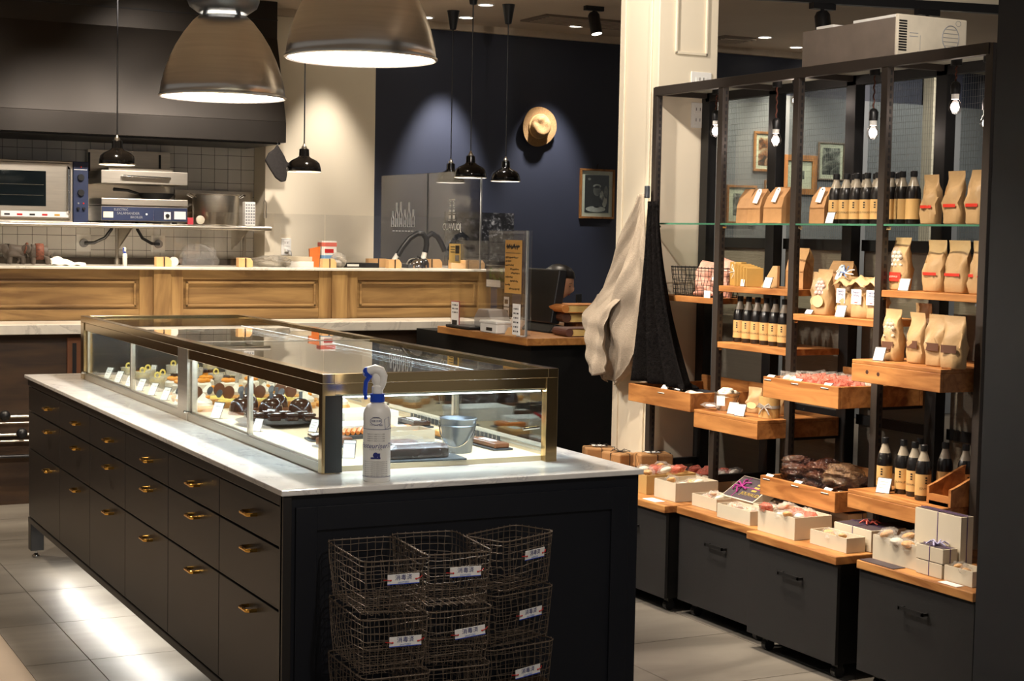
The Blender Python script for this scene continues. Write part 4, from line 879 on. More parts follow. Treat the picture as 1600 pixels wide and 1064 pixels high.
blob('plastic_bag', 'tiny crumpled plastic bag beside the white carton', 'plastic bag', (2.27, 5.45, ZC), (.05, .05, .045), FILMW, 8)
t = thing('foam_box', 'stack of pale grey flat boxes left of the white carton', 'box', (2.03, 5.55, ZC)); B(-.09, -.06, 0, .09, .06, .035).obj('lower_box', CARD, t, bev=.002); B(-.11, -.06, .036, .08, .06, .065).obj('upper_box', BOXG, t, bev=.002)
t = thing('carton', 'white carton with red and blue print on the oak counter', 'carton', (2.235, 5.56, ZC)); B(-.05, -.035, 0, .05, .035, .165).obj('carton_body', CARD, t, bev=.002); B(-.051, -.036, .13, .051, .036, .155).obj('red_band', M('coral_band', (220, 110, 96), .5), t); B(-.051, -.036, .05, .051, .036, .075).obj('blue_band', M('pale_blue_band', (120, 170, 214), .5), t); B(-.03, -.0365, .09, .03, -.036, .115).obj('red_print', RED, t)
t = thing('orange_sleeve', 'orange paper sleeve beside the white carton', 'sleeve', (2.135, 5.52, ZC)); G().prism([(-.03, 0), (.03, 0), (.036, .13), (-.036, .115)], .02, 'y', -.01).obj('sleeve', M('orange_card', (226, 120, 48), .6), t, bev=.001)
t = thing('black_tray', 'flat black device tray in the middle of the oak counter', 'tray', (2.40, 5.48, ZC)); B(-.14, -.05, 0, .14, .05, .03).obj('tray', BLKPL, t, bev=.004); B(-.08, -.052, .008, -.0, -.05, .022).obj('label', CARD, t); B(-.2, -.03, 0, -.145, .04, .024).obj('black_cube', BLKPL, t, bev=.004)
ho = thing('hose_stand', 'arched black hose with white ends over a chrome dome on the counter', 'hose', (2.80, 5.48, ZC))
arc = [(-.115 + .07 * 0, 0, .075), (-.08, 0, .13), (-.03, 0, .19), (.02, 0, .222), (.06, 0, .222), (.085, 0, .195), (.09, 0, .15), (.08, 0, .10)]
hs = G().tube(arc, .019, 12).obj('hose', BLKPL, ho, True)
G().tube([(-.115, 0, .085), (-.135, 0, .055), (-.15, 0, .03)], .016, 10).obj('white_end', WHITE, ho, True); G().tube([(.08, 0, .11), (.07, 0, .075), (.06, 0, .05)], .016, 10).obj('white_end', WHITE, ho, True)
G().lathe([(.075, 0), (.075, .03), (.06, .055), (.03, .068), (.001, .07)], 28, (.03, 0, 0)).obj('chrome_dome', CHROME, ho, True); G().tube([(.03 + .0, -.074, .0), (.03, -.07, .035), (.03, -.03, .069), (.03, 0, .073)], .008, 8).obj('dark_band', BLKPL, ho)
B(-.06, -.05, 0, .0, .05, .022).obj('dark_foot', SLATE, ho)
ho2 = thing('hose_stand', 'second arched black hose seen through the hazy screen', 'hose', (3.0, 5.52, ZC)); G().tube([(-.05, .1, .15), (-.045, .1, .20), (-.01, .1, .225), (.03, .1, .205), (.06, .1, .16), (.085, .1, .11)], .018, 10).obj('hose', M('dark_hose', (48, 48, 52), .5), ho2, True); G().cyl((-.05, .1, 0), (-.05, .1, .16), .012, 8).obj('post', STEEL, ho2, True)
# printed hazy screen running towards the wall
cbx = thing('low_side_counter', 'dark low counter running to the wall below the hazy screen', 'counter', (3.1, 5.2, 0)); B(-.05, .6, 0, .25, 1.7, 1.30).obj('cabinet', BLKPL, cbx); B(-.06, .6, 1.30, .26, 1.7, 1.312).obj('top', STEEL, cbx)
for (y0, y1, kind, lb) in ((5.94, 6.75, 0, 'hazy acrylic screen printed with white bottle outlines'), (5.12, 5.93, 1, 'hazy acrylic screen printed with a tower and mirrored white lettering')):
    t = thing('printed_screen', lb, 'screen', (3.1, (y0 + y1) / 2, ZC + .002)); h = (y1 - y0) / 2
    B(0, -h, 0, .006, h, .63).obj('pane', SMOKE, t); B(-.002, -h, 0, .008, -h + .006, .63).obj('pane_edge', M('grey_edge', (96, 98, 100), .4), t)
    WP = M('white_print', (232, 232, 228), .6)
    if kind == 0:
        for k, (hh, yy) in enumerate(((.22, .26), (.34, .16), (.35, .06), (.24, -.04), (.34, -.14), (.24, -.24))):
            w = .030; pts = [(yy - w, .0), (yy + w, .0), (yy + w, hh * .5), (yy + .012, hh * .68), (yy + .012, hh), (yy - .012, hh), (yy - .012, hh * .68), (yy - w, hh * .5)]
            G().tube([(-.002, a * .72, .265 + b_ * .5) for a, b_ in pts], .0028, 5, closed=True).obj('bottle_outline', WP, t)
            B(-.003, (yy - w * .7) * .72, .28, -.0015, (yy + w * .7) * .72, .28 + hh * .13).obj('bottle_print', M('white_print_thin', (150, 152, 156), .6), t)
        [B(-.003, .17 - .055 * q - .02, .232, -.001, .17 - .055 * q + .015, .239).obj('caption_mark', WP, t) for q in range(7)]
    else:
        yy = .02
        for z0, z1, w in ((.31, .313, .055), (.32, .345, .045), (.354, .358, .05), (.366, .382, .04), (.391, .395, .045), (.402, .416, .036), (.422, .426, .042), (.43, .438, .03)):
            B(-.003, yy - w, z0, -.001, yy - w * .35, z1).obj('tower_print', WP, t); B(-.003, yy + w * .35, z0, -.001, yy + w, z1).obj('tower_print', WP, t)
        B(-.003, yy - .045, .441, -.001, yy + .045, .451).obj('tower_print', WP, t)
        text('JOUVAUD', .066, WP, 'screen_lettering', t, (-.002, .02, .266), RXL, sx=-.95)
# black and white photograph on the navy wall
BWP = ramptex('crowd_photo', 'noise', 34, [(.42, (12, 12, 14)), (.54, (38, 38, 40)), (.62, (92, 92, 92)), (.78, (170, 168, 164))], .5, 10, .4)
tag(B(3.70, 6.93, 1.33, 4.28, 6.949, 1.70).obj('wall_photo', BWP), 'large frameless black and white photograph low on the navy wall', 'photo')
# framed pictures
FRW = wood('picture_frame_wood', (176, 122, 66), (130, 84, 40), 'Z', 4)
def picture(label, x0, z0, x1, z1, y, photo, mat_w=.035, fr=.018, hook=True, frame=FRW, seed=1, blobs=()):
    t = thing('framed_picture', label, 'picture', ((x0 + x1) / 2, y, z0)); w = (x1 - x0) / 2; h = z1 - z0
    for bx in ((-w, -.02, 0, w, 0, fr), (-w, -.02, h - fr, w, 0, h), (-w, -.02, fr, -w + fr, 0, h - fr), (w - fr, -.02, fr, w, 0, h - fr)): B(*bx).obj('frame_bar', frame, t, bev=.002)
    B(-w + fr, -.006, fr, w - fr, 0, h - fr).obj('mat_board', M('cream_mat', (226, 220, 200), .7), t)
    ph = B(-w + fr + mat_w, -.008, fr + mat_w, w - fr - mat_w, -.006, h - fr - mat_w).obj('photo_print', photo, t)
    for (a, b_, ra, rb, mt_) in blobs: G().lathe([(1, 0), (1, .0006)], 20, T=Tm((a, -.008, b_), (pi / 2, 0, 0)) @ Matrix.Diagonal((ra, rb, 1, 1))).obj('photo_figure', mt_, ph)
    B(-w + fr, -.0135, fr, w - fr, -.012, h - fr).obj('pane', GLASS, t)
    if hook: G().tube([(0, -.005, h), (0, -.008, h + .03), (.008, -.008, h + .04)], .003, 6).obj('hook', BLKMET, t)
    return t
DK = M('photo_dark', (30, 29, 28), .5, var=.4, scale=30); LT = M('photo_light', (206, 202, 194), .5, var=.15, scale=60); MD = M('photo_mid', (128, 124, 118), .5, var=.3, scale=50)
picture('wooden framed black and white portrait photo on the navy wall below the hat', 4.86, 1.675, 5.175, 2.065, 6.949, DK, .032, .016, blobs=[(.0, .22, .034, .042, MD), (.0, .255, .036, .016, LT), (.045, .17, .018, .05, LT), (-.0, .13, .05, .045, DK), (-.01, .075, .09, .024, LT), (.082, .21, .018, .05, MD), (.07, .14, .022, .05, LT), (-.07, .31, .014, .01, MD)])
WP2 = ramptex('landscape_photo', 'noise', 14, [(.35, (24, 24, 24)), (.5, (90, 88, 84)), (.65, (170, 166, 158))], .5, 7, 1)
WP3 = ramptex('market_print', 'noise', 12, [(.38, (40, 26, 20)), (.5, (150, 84, 44)), (.62, (222, 200, 170))], .5, 5, 1)
picture('framed colour print behind the first glass bay', 6.50, 2.10, 6.74, 2.43, 6.929, WP3, .03, .02, False); picture('wooden framed tree picture low behind the first glass bay', 6.24, 1.66, 6.54, 1.98, 6.929, WP2, .05, .02, False)
picture('wide wooden framed small photo behind the second shelf post', 6.80, 1.92, 7.16, 2.25, 6.929, WP2, .08, .05, False); picture('white matted black and white photo behind the top bottles', 7.17, 2.05, 7.45, 2.37, 6.929, WP2, .035, .012, False, M('grey_frame', (110, 96, 82), .5)); picture('tiny framed picture above the paper bags', 6.62, 1.88, 6.76, 2.03, 6.929, WP2, .02, .012, False)
# straw hat on the wall
ht = thing('straw_hat', 'straw fedora hanging on the navy wall with its crown facing out', 'hat', (4.47, 6.949, 2.37))
def brim(p): return p
rings = []
for (r, d, wv, pn) in ((.150, .040, 1, 0), (.142, .034, .9, 0), (.118, .028, .5, 0), (.094, .032, .1, 0), (.087, .045, 0, 0), (.083, .072, 0, 0), (.078, .094, 0, .6), (.068, .108, 0, 1), (.052, .112, 0, .8), (.036, .104, 0, .3), (.018, .097, 0, 0), (.002, .095, 0, 0)):
    ring = []
    for k in range(40):
        a = 2 * pi * k / 40; rr = r * (1 + .05 * cos(2 * a)); dd = d + wv * .016 * cos(2 * a + .6)
        for a0 in (.75, 2.4):
            e = abs((a - a0 + pi) % (2 * pi) - pi); dd -= pn * .020 * math.exp(-(e / .38) ** 2)
        ring.append((rr * .94 * cos(a + .3), -dd, rr * 1.06 * sin(a + .3)))
    rings.append(ring)
G().loft(rings, True).obj('hat_body', STRAW, ht, 80)
rb = []
for k in range(36): a = 2 * pi * k / 36; rb.append((.090 * .93 * (1 + .06 * cos(2 * a)) * cos(a + .35), -.05, .090 * 1.05 * (1 + .06 * cos(2 * a)) * sin(a + .35)))
G().tube(rb, .006, 6, closed=True).obj('hat_band', M('straw_band', (206, 168, 110), .8), ht, True)
# ---------------------------------------------------------------- register counter
rc = thing('register_counter', 'black register counter topped with a thick pine slab', 'counter', (0, 0, 0))
B(2.56, 3.40, 0, 3.18, 4.40, .96).obj('black_base', M('matt_black', (13, 12, 11), .6, spec=.2, var=.15), rc); B(2.56, 4.40, 0, 2.95, 4.88, .96).obj('return_base', M('matt_black', (13, 12, 11), .6, spec=.2, var=.15), rc); B(2.5, 3.34, .96, 3.25, 4.45, 1.0).obj('wood_slab', REGW, rc, bev=.004)
ac = thing('register_screen', 'tall clear acrylic screen on the register slab', 'screen', (2.55, 3.92, 1.001))
B(0, -.47, 0, .006, -.02, .56).obj('pane', ACRY, ac); B(-.002, -.475, 0, .010, -.468, .56).obj('pane_edge', M('pale_edge', (200, 204, 204), .3), ac); B(-.02, -.475, 0, .03, -.465, .56).obj('side_fin', ACRY, ac); B(0, -.01, 0, .006, .47, .50).obj('pane', ACRY, ac); B(-.05, -.42, -.0, .06, -.36, .004).obj('foot_plate', ACRY, ac)
TANP = M('tan_paper', (216, 164, 88), .6, var=.05)
mn = thing('menu_sheet', 'tan handwritten menu sheet hanging on the register screen', 'menu', (2.5405, 3.585, 1.225))
B(0, -.095, 0, .003, .095, .285).obj('sheet', TANP, mn)
def scrawl(y0, y1, z, amp, seed, r=.0016, par=None):
    """illegible handwriting: one wavy pen line"""
    rn = random.Random(seed); n = int(abs(y1 - y0) / .0055)
    G().tube([(-.0012, y0 + (y1 - y0) * k / n, z + amp * (1 if k % 2 else -1) * rn.uniform(.2, 1)) for k in range(n + 1)], r, 4).obj('handwriting', BLK_INK, par)
scrawl(.078, -.075, .25, .016, 1, .0022, mn); scrawl(.08, -.08, .216, .001, 2, .0014, mn)
for k, (a_, b_) in enumerate(((.085, -.06), (.085, .02), (.085, -.01), (.03, -.07), (.02, -.08), (.085, .0), (.03, -.06), (.085, .03), (.04, -.08))): scrawl(a_, b_, .192 - .021 * k, .006, 5 + k, .0012, mn)
nt_ = thing('notice_card', 'small yellow notice card at the top left of the register screen', 'notice', (2.5405, 4.315, 1.37)); B(0, -.075, 0, .002, .075, .11).obj('card', M('yellow_card', (220, 184, 104), .6), nt_); B(-.0015, -.06, .055, 0, -.01, .10).obj('tiny_photo', DK, nt_); B(-.0015, -.06, .01, 0, -.01, .045).obj('tiny_photo', MD, nt_)
for k in range(3): B(-.0012, .0, .09 - .015 * k, 0, .055, .094 - .015 * k).obj('text_line', BLK_INK, nt_)
def signcard(label, loc, w, h, edge, rows_=5):
    t = thing('sign_card', label, 'sign', loc); B(0, -w / 2, 0, .004, w / 2, h).obj('board', edge, t); c = B(-.0015, -w / 2 + .006, .006, 0, w / 2 - .006, h - .006).obj('card', CARD, t)
    for k in range(rows_):
        for q in range(3): B(-.0025, -w * .33 + q * w * .24, h * (.82 - .14 * k), -.0015, -w * .33 + q * w * .24 + w * .16, h * (.82 - .14 * k) + h * .05).obj('printed_mark', BLK_INK if (k + q) % 2 else GREYPL, c)
    B(-.0, -w / 2, -.001, .03, w / 2, .003).obj('foot', edge, t)
    return t
t = signcard('upright card with red edge at the left end of the register slab', (2.535, 4.285, 1.003), .11, .15, M('dull_red_card', (170, 90, 84), .5), 3); B(-.0028, -.03, .012, -.0015, .035, .04).obj('tiny_photo', DK, t)
signcard('tall narrow white payment sign before the register screen', (2.515, 3.49, 1.003), .085, .17, CARD, 6)
tag(B(2.50, 4.03, 1.001, 2.74, 4.34, 1.018).obj('cash_tray', BLKPL, bev=.006), 'flat black cash tray on the register slab', 'tray')
t = thing('receipt_printer', 'grey receipt printer with sloping lid on the register slab', 'printer', (2.64, 4.02, 1.019)); G().prism([(-.11, 0), (.11, 0), (.11, .05), (.06, .10), (-.06, .10), (-.11, .04)], .12, 'x', -.06).obj('printer_body', GREYPL, t, bev=.006); 
t = thing('card_terminal', 'white card reader box in front of the grey printer', 'card reader', (2.545, 3.80, 1.001)); B(-.04, -.10, 0, .05, .10, .05).obj('terminal_body', WHITE, t, bev=.006); B(-.044, -.105, .05, .054, .105, .066).obj('terminal_top', WHITE, t, bev=.006); B(-.042, -.05, .012, -.040, .02, .03).obj('socket_strip', BLKPL, t)
t = thing('name_block', 'little wooden block with burnt lettering at the slab edge', 'sign', (2.535, 3.55, 1.001)); G().prism([(-.025, 0), (.025, 0), (.01, .04), (-.003, .04)], .13, 'y', -.065).obj('block', BLOCKW, t); 
for k in range(3): o_ = B(-.001, .035 - .035 * k, .01, .001, .055 - .035 * k, .03).obj('burnt_mark', BLK_INK, t); o_.data.transform(Tm((-.013, 0, .002), (0, rad(28), 0)))
t = thing('tablet_display', 'black customer display with a green picture on a stand', 'display', (2.76, 4.16, 1.001)); B(-.01, -.16, .23, .012, .17, .36).obj('tablet', BLKPL, t, bev=.004); B(-.012, -.14, .27, -.010, .12, .345).obj('screen', ramptex('green_screen', 'noise', 14, [(.4, (18, 22, 14)), (.6, (60, 96, 30))], .2), t); B(-.013, -.02, .235, -.010, .155, .275).obj('white_strip', CARD, t); B(-.0, -.03, 0, .02, .04, .24).obj('stand', BLKPL, t)
for k in range(2): q_ = B(-.014, -.135, .13 - .06 * k, -.012, -.075, .185 - .06 * k).obj('sticker', CARD, t); B(-.015, -.125, .145 - .06 * k, -.014, -.085, .17 - .06 * k).obj('sticker_mark', BLK_INK, q_)
B(-.008, -.15, .06, .0, -.06, .24).obj('side_panel', BLKPL, t); B(-.02, .06, .02, 0, .13, .1).obj('paper', CARD, t); B(-.02, -.14, .01, 0, -.08, .06).obj('paper', CARD, t)
mo_ = thing('pos_monitor', 'large black register monitor seen from behind', 'monitor', (2.89, 3.94, 1.001)); 
G().prism([(-.03, .05), (.03, .045), (.075, .345), (.02, .35)], .40, 'y', -.20).obj('monitor_back', BLKPL, mo_, bev=.008); B(.0, -.06, 0, .05, .06, .10).obj('monitor_neck', BLKPL, mo_, bev=.006); G().prism([(-.06, 0), (.14, 0), (.12, .02), (-.02, .05)], .34, 'y', -.24).obj('monitor_base', BLKPL, mo_, bev=.01)
tag(B(2.93, 4.15, 1.001, 3.2, 4.4, 1.05).obj('paper_stack', CARD, bev=.003), 'white paper stack on the counter behind the monitor', 'paper')
def book(label, loc, w, d, h, rz, cov, cat='book'):
    t = thing('old_book', label, cat, loc, rz); c = .004
    g = G().box(-w / 2, -d / 2, 0, w / 2, d / 2, c); g.box(-w / 2, -d / 2, h - c, w / 2, d / 2, h); g.tube([(-w / 2, -d / 2, h / 2), (-w / 2, d / 2, h / 2)], h / 2, 12); g.obj('cover', cov, t, bev=.001)
    B(-w / 2 + .002, -d / 2 + .006, c, w / 2 - .006, d / 2 - .006, h - c).obj('pages', PAGES, t)
book('closed brown book lying at the slab corner below the stack', (2.93, 3.47, 1.001), .27, .19, .045, rad(-6), M('maroon_cover', (88, 52, 40), .6, var=.1))
book('thick dark leather book in the middle of the stack beside the cloth', (3.06, 3.72, 1.061), .28, .20, .055, rad(-8), LEATHER); book('tan topped book on the stack beside the linen cloth', (3.04, 3.70, 1.117), .30, .21, .045, rad(-5), TANC)
tag(B(2.98, 3.66, 1.001, 3.14, 3.80, 1.0605).obj('wooden_spacer', SHELFW, bev=.003), 'small wooden block under the stacked leather books', 'wooden block')
# ---------------------------------------------------------------- seated cashier
pe = thing('person', 'person with black hair in dark clothes sitting behind the monitor with a phone', 'person', (3.398, 4.635, 0), rad(35))
hx, hy, hz_ = .0, .0, 1.245
PV = [(0, 0, .56), (0, .02, .72), (0, .03, .88), (0, .02, 1.02), (0, .015, 1.10), (0, .0, 1.16),
      (-.12, .02, 1.035), (-.19, 0, .98), (-.20, -.10, .84), (-.13, -.24, 1.015), (.12, .02, 1.035), (.19, 0, .98), (.20, -.10, .84), (.05, -.22, 1.0),
      (-.09, -.06, .54), (-.10, -.38, .54), (-.10, -.40, .28), (-.10, -.40, .06), (-.10, -.5, .03), (.09, -.06, .54), (.10, -.38, .54), (.10, -.40, .28), (.10, -.40, .06), (.10, -.5, .03)]
PE = [(0, 1), (1, 2), (2, 3), (3, 4), (4, 5), (3, 6), (6, 7), (7, 8), (8, 9), (3, 10), (10, 11), (11, 12), (12, 13), (0, 14), (14, 15), (15, 16), (16, 17), (17, 18), (0, 19), (19, 20), (20, 21), (21, 22), (22, 23)]
PR = [.13, .115, .13, .11, .055, .045, .07, .055, .042, .028, .07, .055, .042, .028, .09, .075, .055, .04, .04, .09, .075, .055, .04, .04]
skin('body', PV, PE, PR, M('dark_clothes', (26, 25, 28), .9, var=.2, scale=60), pe, 2)
def facefn(p):
    q = Vector(p); 
    if q.y < -.3: q.y *= 1.04
    if q.z < -.2: q.x *= 1 - .35 * (-q.z - .2); q.y *= 1 - .1 * (-q.z - .2)
    nose = math.exp(-((q.x / .13) ** 2 + ((q.z + .12) / .22) ** 2)) * (1 if q.y < 0 else 0); q.y -= .16 * nose
    for sx in (-1, 1): q.y += .10 * math.exp(-(((q.x - sx * .36) / .16) ** 2 + ((q.z - .05) / .1) ** 2)) * (1 if q.y < 0 else 0)
    return q
HT = Euler((rad(18), 0, rad(14))).to_matrix().to_4x4()
hdm = G().ell((0, -.01, hz_), (.072, .088, .105), 32, 24, T=HT, fn=facefn).obj('head', SKIN, pe, True)
def hp(x, y, z): return HT @ Vector((x, y, z)) + Vector((0, -.01, hz_))
for sx in (-1, 1):
    G().ell(tuple(hp(sx * .027, -.074, .006)), (.012, .006, .005), 10, 6, T=HT).obj('eye', M('eye_dark', (40, 28, 24), .3), hdm, True); G().tube([hp(sx * .014, -.082, .024), hp(sx * .028, -.080, .028), hp(sx * .042, -.070, .022)], .0022, 6).obj('eyebrow', HAIR, hdm)
    G().ell(tuple(hp(sx * .071, .005, -.005)), (.008, .016, .024), 10, 8, T=HT).obj('ear', SKIN, hdm, True)
G().tube([hp(-.02, -.079, -.048), hp(0, -.086, -.046), hp(.02, -.079, -.048)], [.002, .0045, .002], 8).obj('mouth', M('lips', (176, 96, 88), .5), hdm, True)
rings = []
for (z, s_, yb) in ((.118, .05, 0), (.112, .45, .0), (.095, .78, .004), (.06, 1.05, .008), (.02, 1.16, .014), (-.03, 1.18, .02), (-.08, 1.1, .026), (-.13, .95, .03)):
    ring = []
    for k in range(24):
        a = 2 * pi * k / 24; x = .074 * s_ * cos(a); y = .092 * s_ * sin(a) + yb
        if z < .05 and sin(a) < -.25: y = -.015 + yb * .3; x *= 1.0
        ring.append(hp(x, y, z))
    rings.append(ring)
G().loft(rings).obj('hair', HAIR, pe, True)
# hand closed round the phone
phn = thing('mobile_phone', 'black phone held up by the person behind the stacked books', 'phone', (3.445, 4.45, 1.02), rad(35)); B(-.036, -.004, .02, .036, .004, .165).obj('phone_body', BLKPL, phn, bev=.003); B(-.033, .0041, .026, .033, .0048, .16).obj('screen', M('phone_glass', (14, 16, 22), .1), phn)
for (cx, s_) in ((-.13, 1), (.05, -1)):
    base = Vector((cx, -.235, 1.02)); g = G().ell(tuple(base + Vector((s_ * .018, -.012, .035))), (.034, .017, .044), 12, 8)
    hand = g.obj('hand', SKIN, pe, True)
    for f in range(4):
        z0 = .065 - f * .017; r_ = .0085 - .0006 * f
        G().tube([base + Vector((s_ * .03, -.02, z0)), base + Vector((s_ * .052, -.03, z0 + .004)), base + Vector((s_ * .072, -.026, z0 + .006)), base + Vector((s_ * (.084 - .004 * f), -.012, z0 + .005))], [r_, r_, r_ * .92, r_ * .75], 8).obj('finger', SKIN, hand, True)
    G().tube([base + Vector((s_ * .01, .0, .06)), base + Vector((s_ * .03, .012, .085)), base + Vector((s_ * .05, .012, .10))], [.010, .009, .007], 8).obj('thumb', SKIN, hand, True)
sto = thing('round_stool', 'black round stool under the seated person', 'stool', (3.398, 4.635, 0)); G().lathe([(.16, .39), (.17, .41), (.17, .43), (.15, .44)], 24).obj('seat', BLKPL, sto, True)
for k in range(4): a = k * pi / 2 + .78; G().cyl((.12 * cos(a), .12 * sin(a), .40), (.17 * cos(a), .17 * sin(a), 0), .011, 8).obj('leg', BLKMET, sto)
# ---------------------------------------------------------------- steel shelving
XS, XB, ZT = 2.48, 2.77, 2.21
PY = (2.117, 1.605, 1.09, .57, .045)
sh = thing('shelving_unit', 'tall black steel shelving with glass and pine shelves along the right wall', 'shelving', (0, 0, 0))
slot = G()
for k in range(60): slot.box(-.004, -.0186, .52 + k * .028, .004, -.0176, .536 + k * .028)
slm = slot.mesh('slots', M('slot_black', (10, 10, 14), .6))
for y in PY:
    p = B(XS, y - .0175, .50, XS + .03, y + .0175, ZT).obj('front_post', GUN, sh, bev=.002)
    o = bpy.data.objects.new('slots', slm); COL.objects.link(o); o.parent = p; o.location = (XS + .018, y, 0); o['kind'] = 'stuff'
    p = B(2.752, y - .03, 0, 2.80, y + .03, ZT).obj('rear_post', BLKMET, sh, bev=.002)
    B(XS + .03, y - .012, ZT - .035, 2.752, y + .012, ZT).obj('top_arm', GUN, sh); B(XS + .03, y - .012, .50, 2.752, y + .012, .53).obj('lower_arm', BLKMET, sh)
B(XS - .004, PY[4], ZT - .038, XS + .026, PY[0], ZT + .002).obj('top_rail', GUN, sh, bev=.002)
B(2.752, PY[4], ZT - .05, 2.79, PY[0], ZT).obj('rear_top_rail', BLKMET, sh)
B(XS + .03, PY[4], ZT - .012, 2.75, PY[0], ZT - .004).obj('top_sheet', M('pale_grey_sheet', (150, 150, 138), .6), sh)
def bay(n): return PY[n + 1] + .0185, PY[n] - .0185
def board(n, zt, th=.025, mat=SHELFW):
    a, b_ = bay(n)
    o = B(XS + .004, a, zt - th, 2.75, b_, zt).obj('shelf_board', mat, sh, bev=.002)
    for y in (a, b_ - .012): G().cyl((XS + .006, y + .006, zt - th - .008), (XS + .02, y + .006, zt - th - .008), .005, 8).obj('shelf_pin', CHROME, o, True)
    return o
gl = []
for n in range(4):
    a, b_ = bay(n); o = B(XS + .004, a, 1.597, 2.75, b_, 1.605).obj('glass_shelf', GLASST, sh)
    B(XS + .003, a, 1.5975, XS + .0045, b_, 1.6045).obj('green_edge', M('green_glass_edge', (70, 120, 96), .2), o)
    for y in (a + .004, b_ - .004): G().cyl((XS + .01, y, 1.588), (XS + .03, y, 1.588), .006, 8).obj('shelf_pin', CHROME, o, True)
board(0, 1.285); board(1, 1.342); board(1, 1.104); board(2, 1.250); board(3, 1.364)
def tray(n, z0, z1, label, y0, y1, closed=False, x0=2.34, x1=2.745):
    t = thing('pine_tray' if not closed else 'pine_box', label, 'tray' if not closed else 'box', (0, 0, 0)); th = .014
    B(x0, y0, z0, x0 + th, y1, z1).obj('front_board', SHELFW, t, bev=.002); B(x1 - th, y0, z0, x1, y1, z1 + (.03 if not closed else 0)).obj('back_board', SHELFW, t, bev=.002)
    B(x0 + th, y0, z0, x1 - th, y0 + th, z1).obj('side_board', SHELFW, t, bev=.002); B(x0 + th, y1 - th, z0, x1 - th, y1, z1).obj('side_board', SHELFW, t, bev=.002)
    B(x0 + th, y0 + th, z0 + .002, x1 - th, y1 - th, z0 + .012).obj('base_board', SHELFW, t)
    if closed: B(x0 + .001, y0, z1, x1, y1, z1 + .014).obj('top_board', SHELFW, t, bev=.002)
    for y in (y0 + .01, y1 - .022): B(XS + .02, y, z0 - .012, 2.752, y + .012, z0).obj('support_bracket', BLKMET, sh)
    return t
tray(0, .81, .888, 'pine tray of cloth masks below the hanging dark cloth', 1.565, 2.06)
tray(1, .752, .813, 'closed pine box carrying the small bucket and gift pouches', 1.09 - .0, 1.535, True)
tray(2, .925, 1.006, 'pine tray filled with pink wrapped sweets', .60, 1.06)
tray(3, 1.036, 1.101, 'closed pine box carrying the brown labelled pouches at right', .07, .53, True)
tray(2, .541, .617, 'lower pine tray heaped with brown film bags', .60, 1.06)
tray(3, .575, .628, 'lower closed pine box carrying the front bottles', .07, .53, True)
for k in range(2): G().lathe([(.008, 0), (.007, .0015)], 12, T=Tm((2.3405, .445 - .06 * k, 1.075 - .003 * k), (0, -pi / 2, 0))).obj('wood_knot', M('dark_knot', (70, 36, 18), .7), bpy.data.objects['pine_box.001'])
t = thing('pine_riser', 'slanted little pine riser at the right end of the lower box', 'riser', (2.40, .13, .643)); G().prism([(0, 0), (.2, 0), (.2, .14), (.03, .07), (0, .06)], .012, 'y', .04).obj('side_board', SHELFW, t); B(0, -.055, 0, .012, .04, .035).obj('front_board', SHELFW, t); B(0, -.055, .0, .2, .04, .012).obj('base_board', SHELFW, t); G().prism([(0, 0), (.2, 0), (.2, .14), (.03, .07), (0, .06)], .012, 'y', -.067).obj('side_board', SHELFW, t)
# ---------------------------------------------------------------- hanging light bulbs
BLB = emit('filament_glow', (1, .90, .86), 26); BGL = glass('bulb_glass', (250, 244, 240), 1.0, 0, 1.45)
for k, (y, z, lb) in enumerate(((1.839, 2.014, 'bare bulb in the first shelf bay beside the pillar'), (1.402, 1.956, 'lower bare bulb in the second shelf bay'), (1.268, 2.11, 'higher bare bulb beside the second steel post'), (.791, 1.958, 'bare bulb in the third shelf bay below the grey unit'), (.352, 2.028, 'higher bare bulb in the fourth shelf bay'), (.191, 1.963, 'lower bare bulb next to the dark front column'))):
    t = thing('hanging_bulb', lb, 'light bulb', (2.62, y, z), group='bare filament bulbs')
    G().lathe([(.001, -.032), (.014, -.029), (.022, -.018), (.024, -.006), (.021, .008), (.014, .022), (.012, .03)], 20).obj('glass_bulb', BGL, t, True)
    G().ell((0, 0, -.006), (.0155, .0155, .0165), 12, 8).obj('filament', BLB, t, True)
    G().lathe([(.0135, .022), (.014, .042)], 16).obj('white_base', WHITE, t, True); G().lathe([(.017, .04), (.018, .07), (.013, .082), (.006, .086)], 16).obj('socket', BLKPL, t, True)
    H = ZT - .012 - z; pts = [(.0025 * cos(q * 1.2), .0025 * sin(q * 1.2), .084 + (H - .084) * q / 24) for q in range(25)]
    G().tube(pts, .003, 5).obj('twisted_cord', M('brown_cord', (92, 48, 34), .8, var=.4, scale=200), t); G().lathe([(.02, H - .03), (.02, H)], 16).obj('ceiling_rose', BLKPL, t, True)
    light('bulb_light', 'POINT', (2.62, y, z - .006), 1.3, (1, .86, .74), .02)
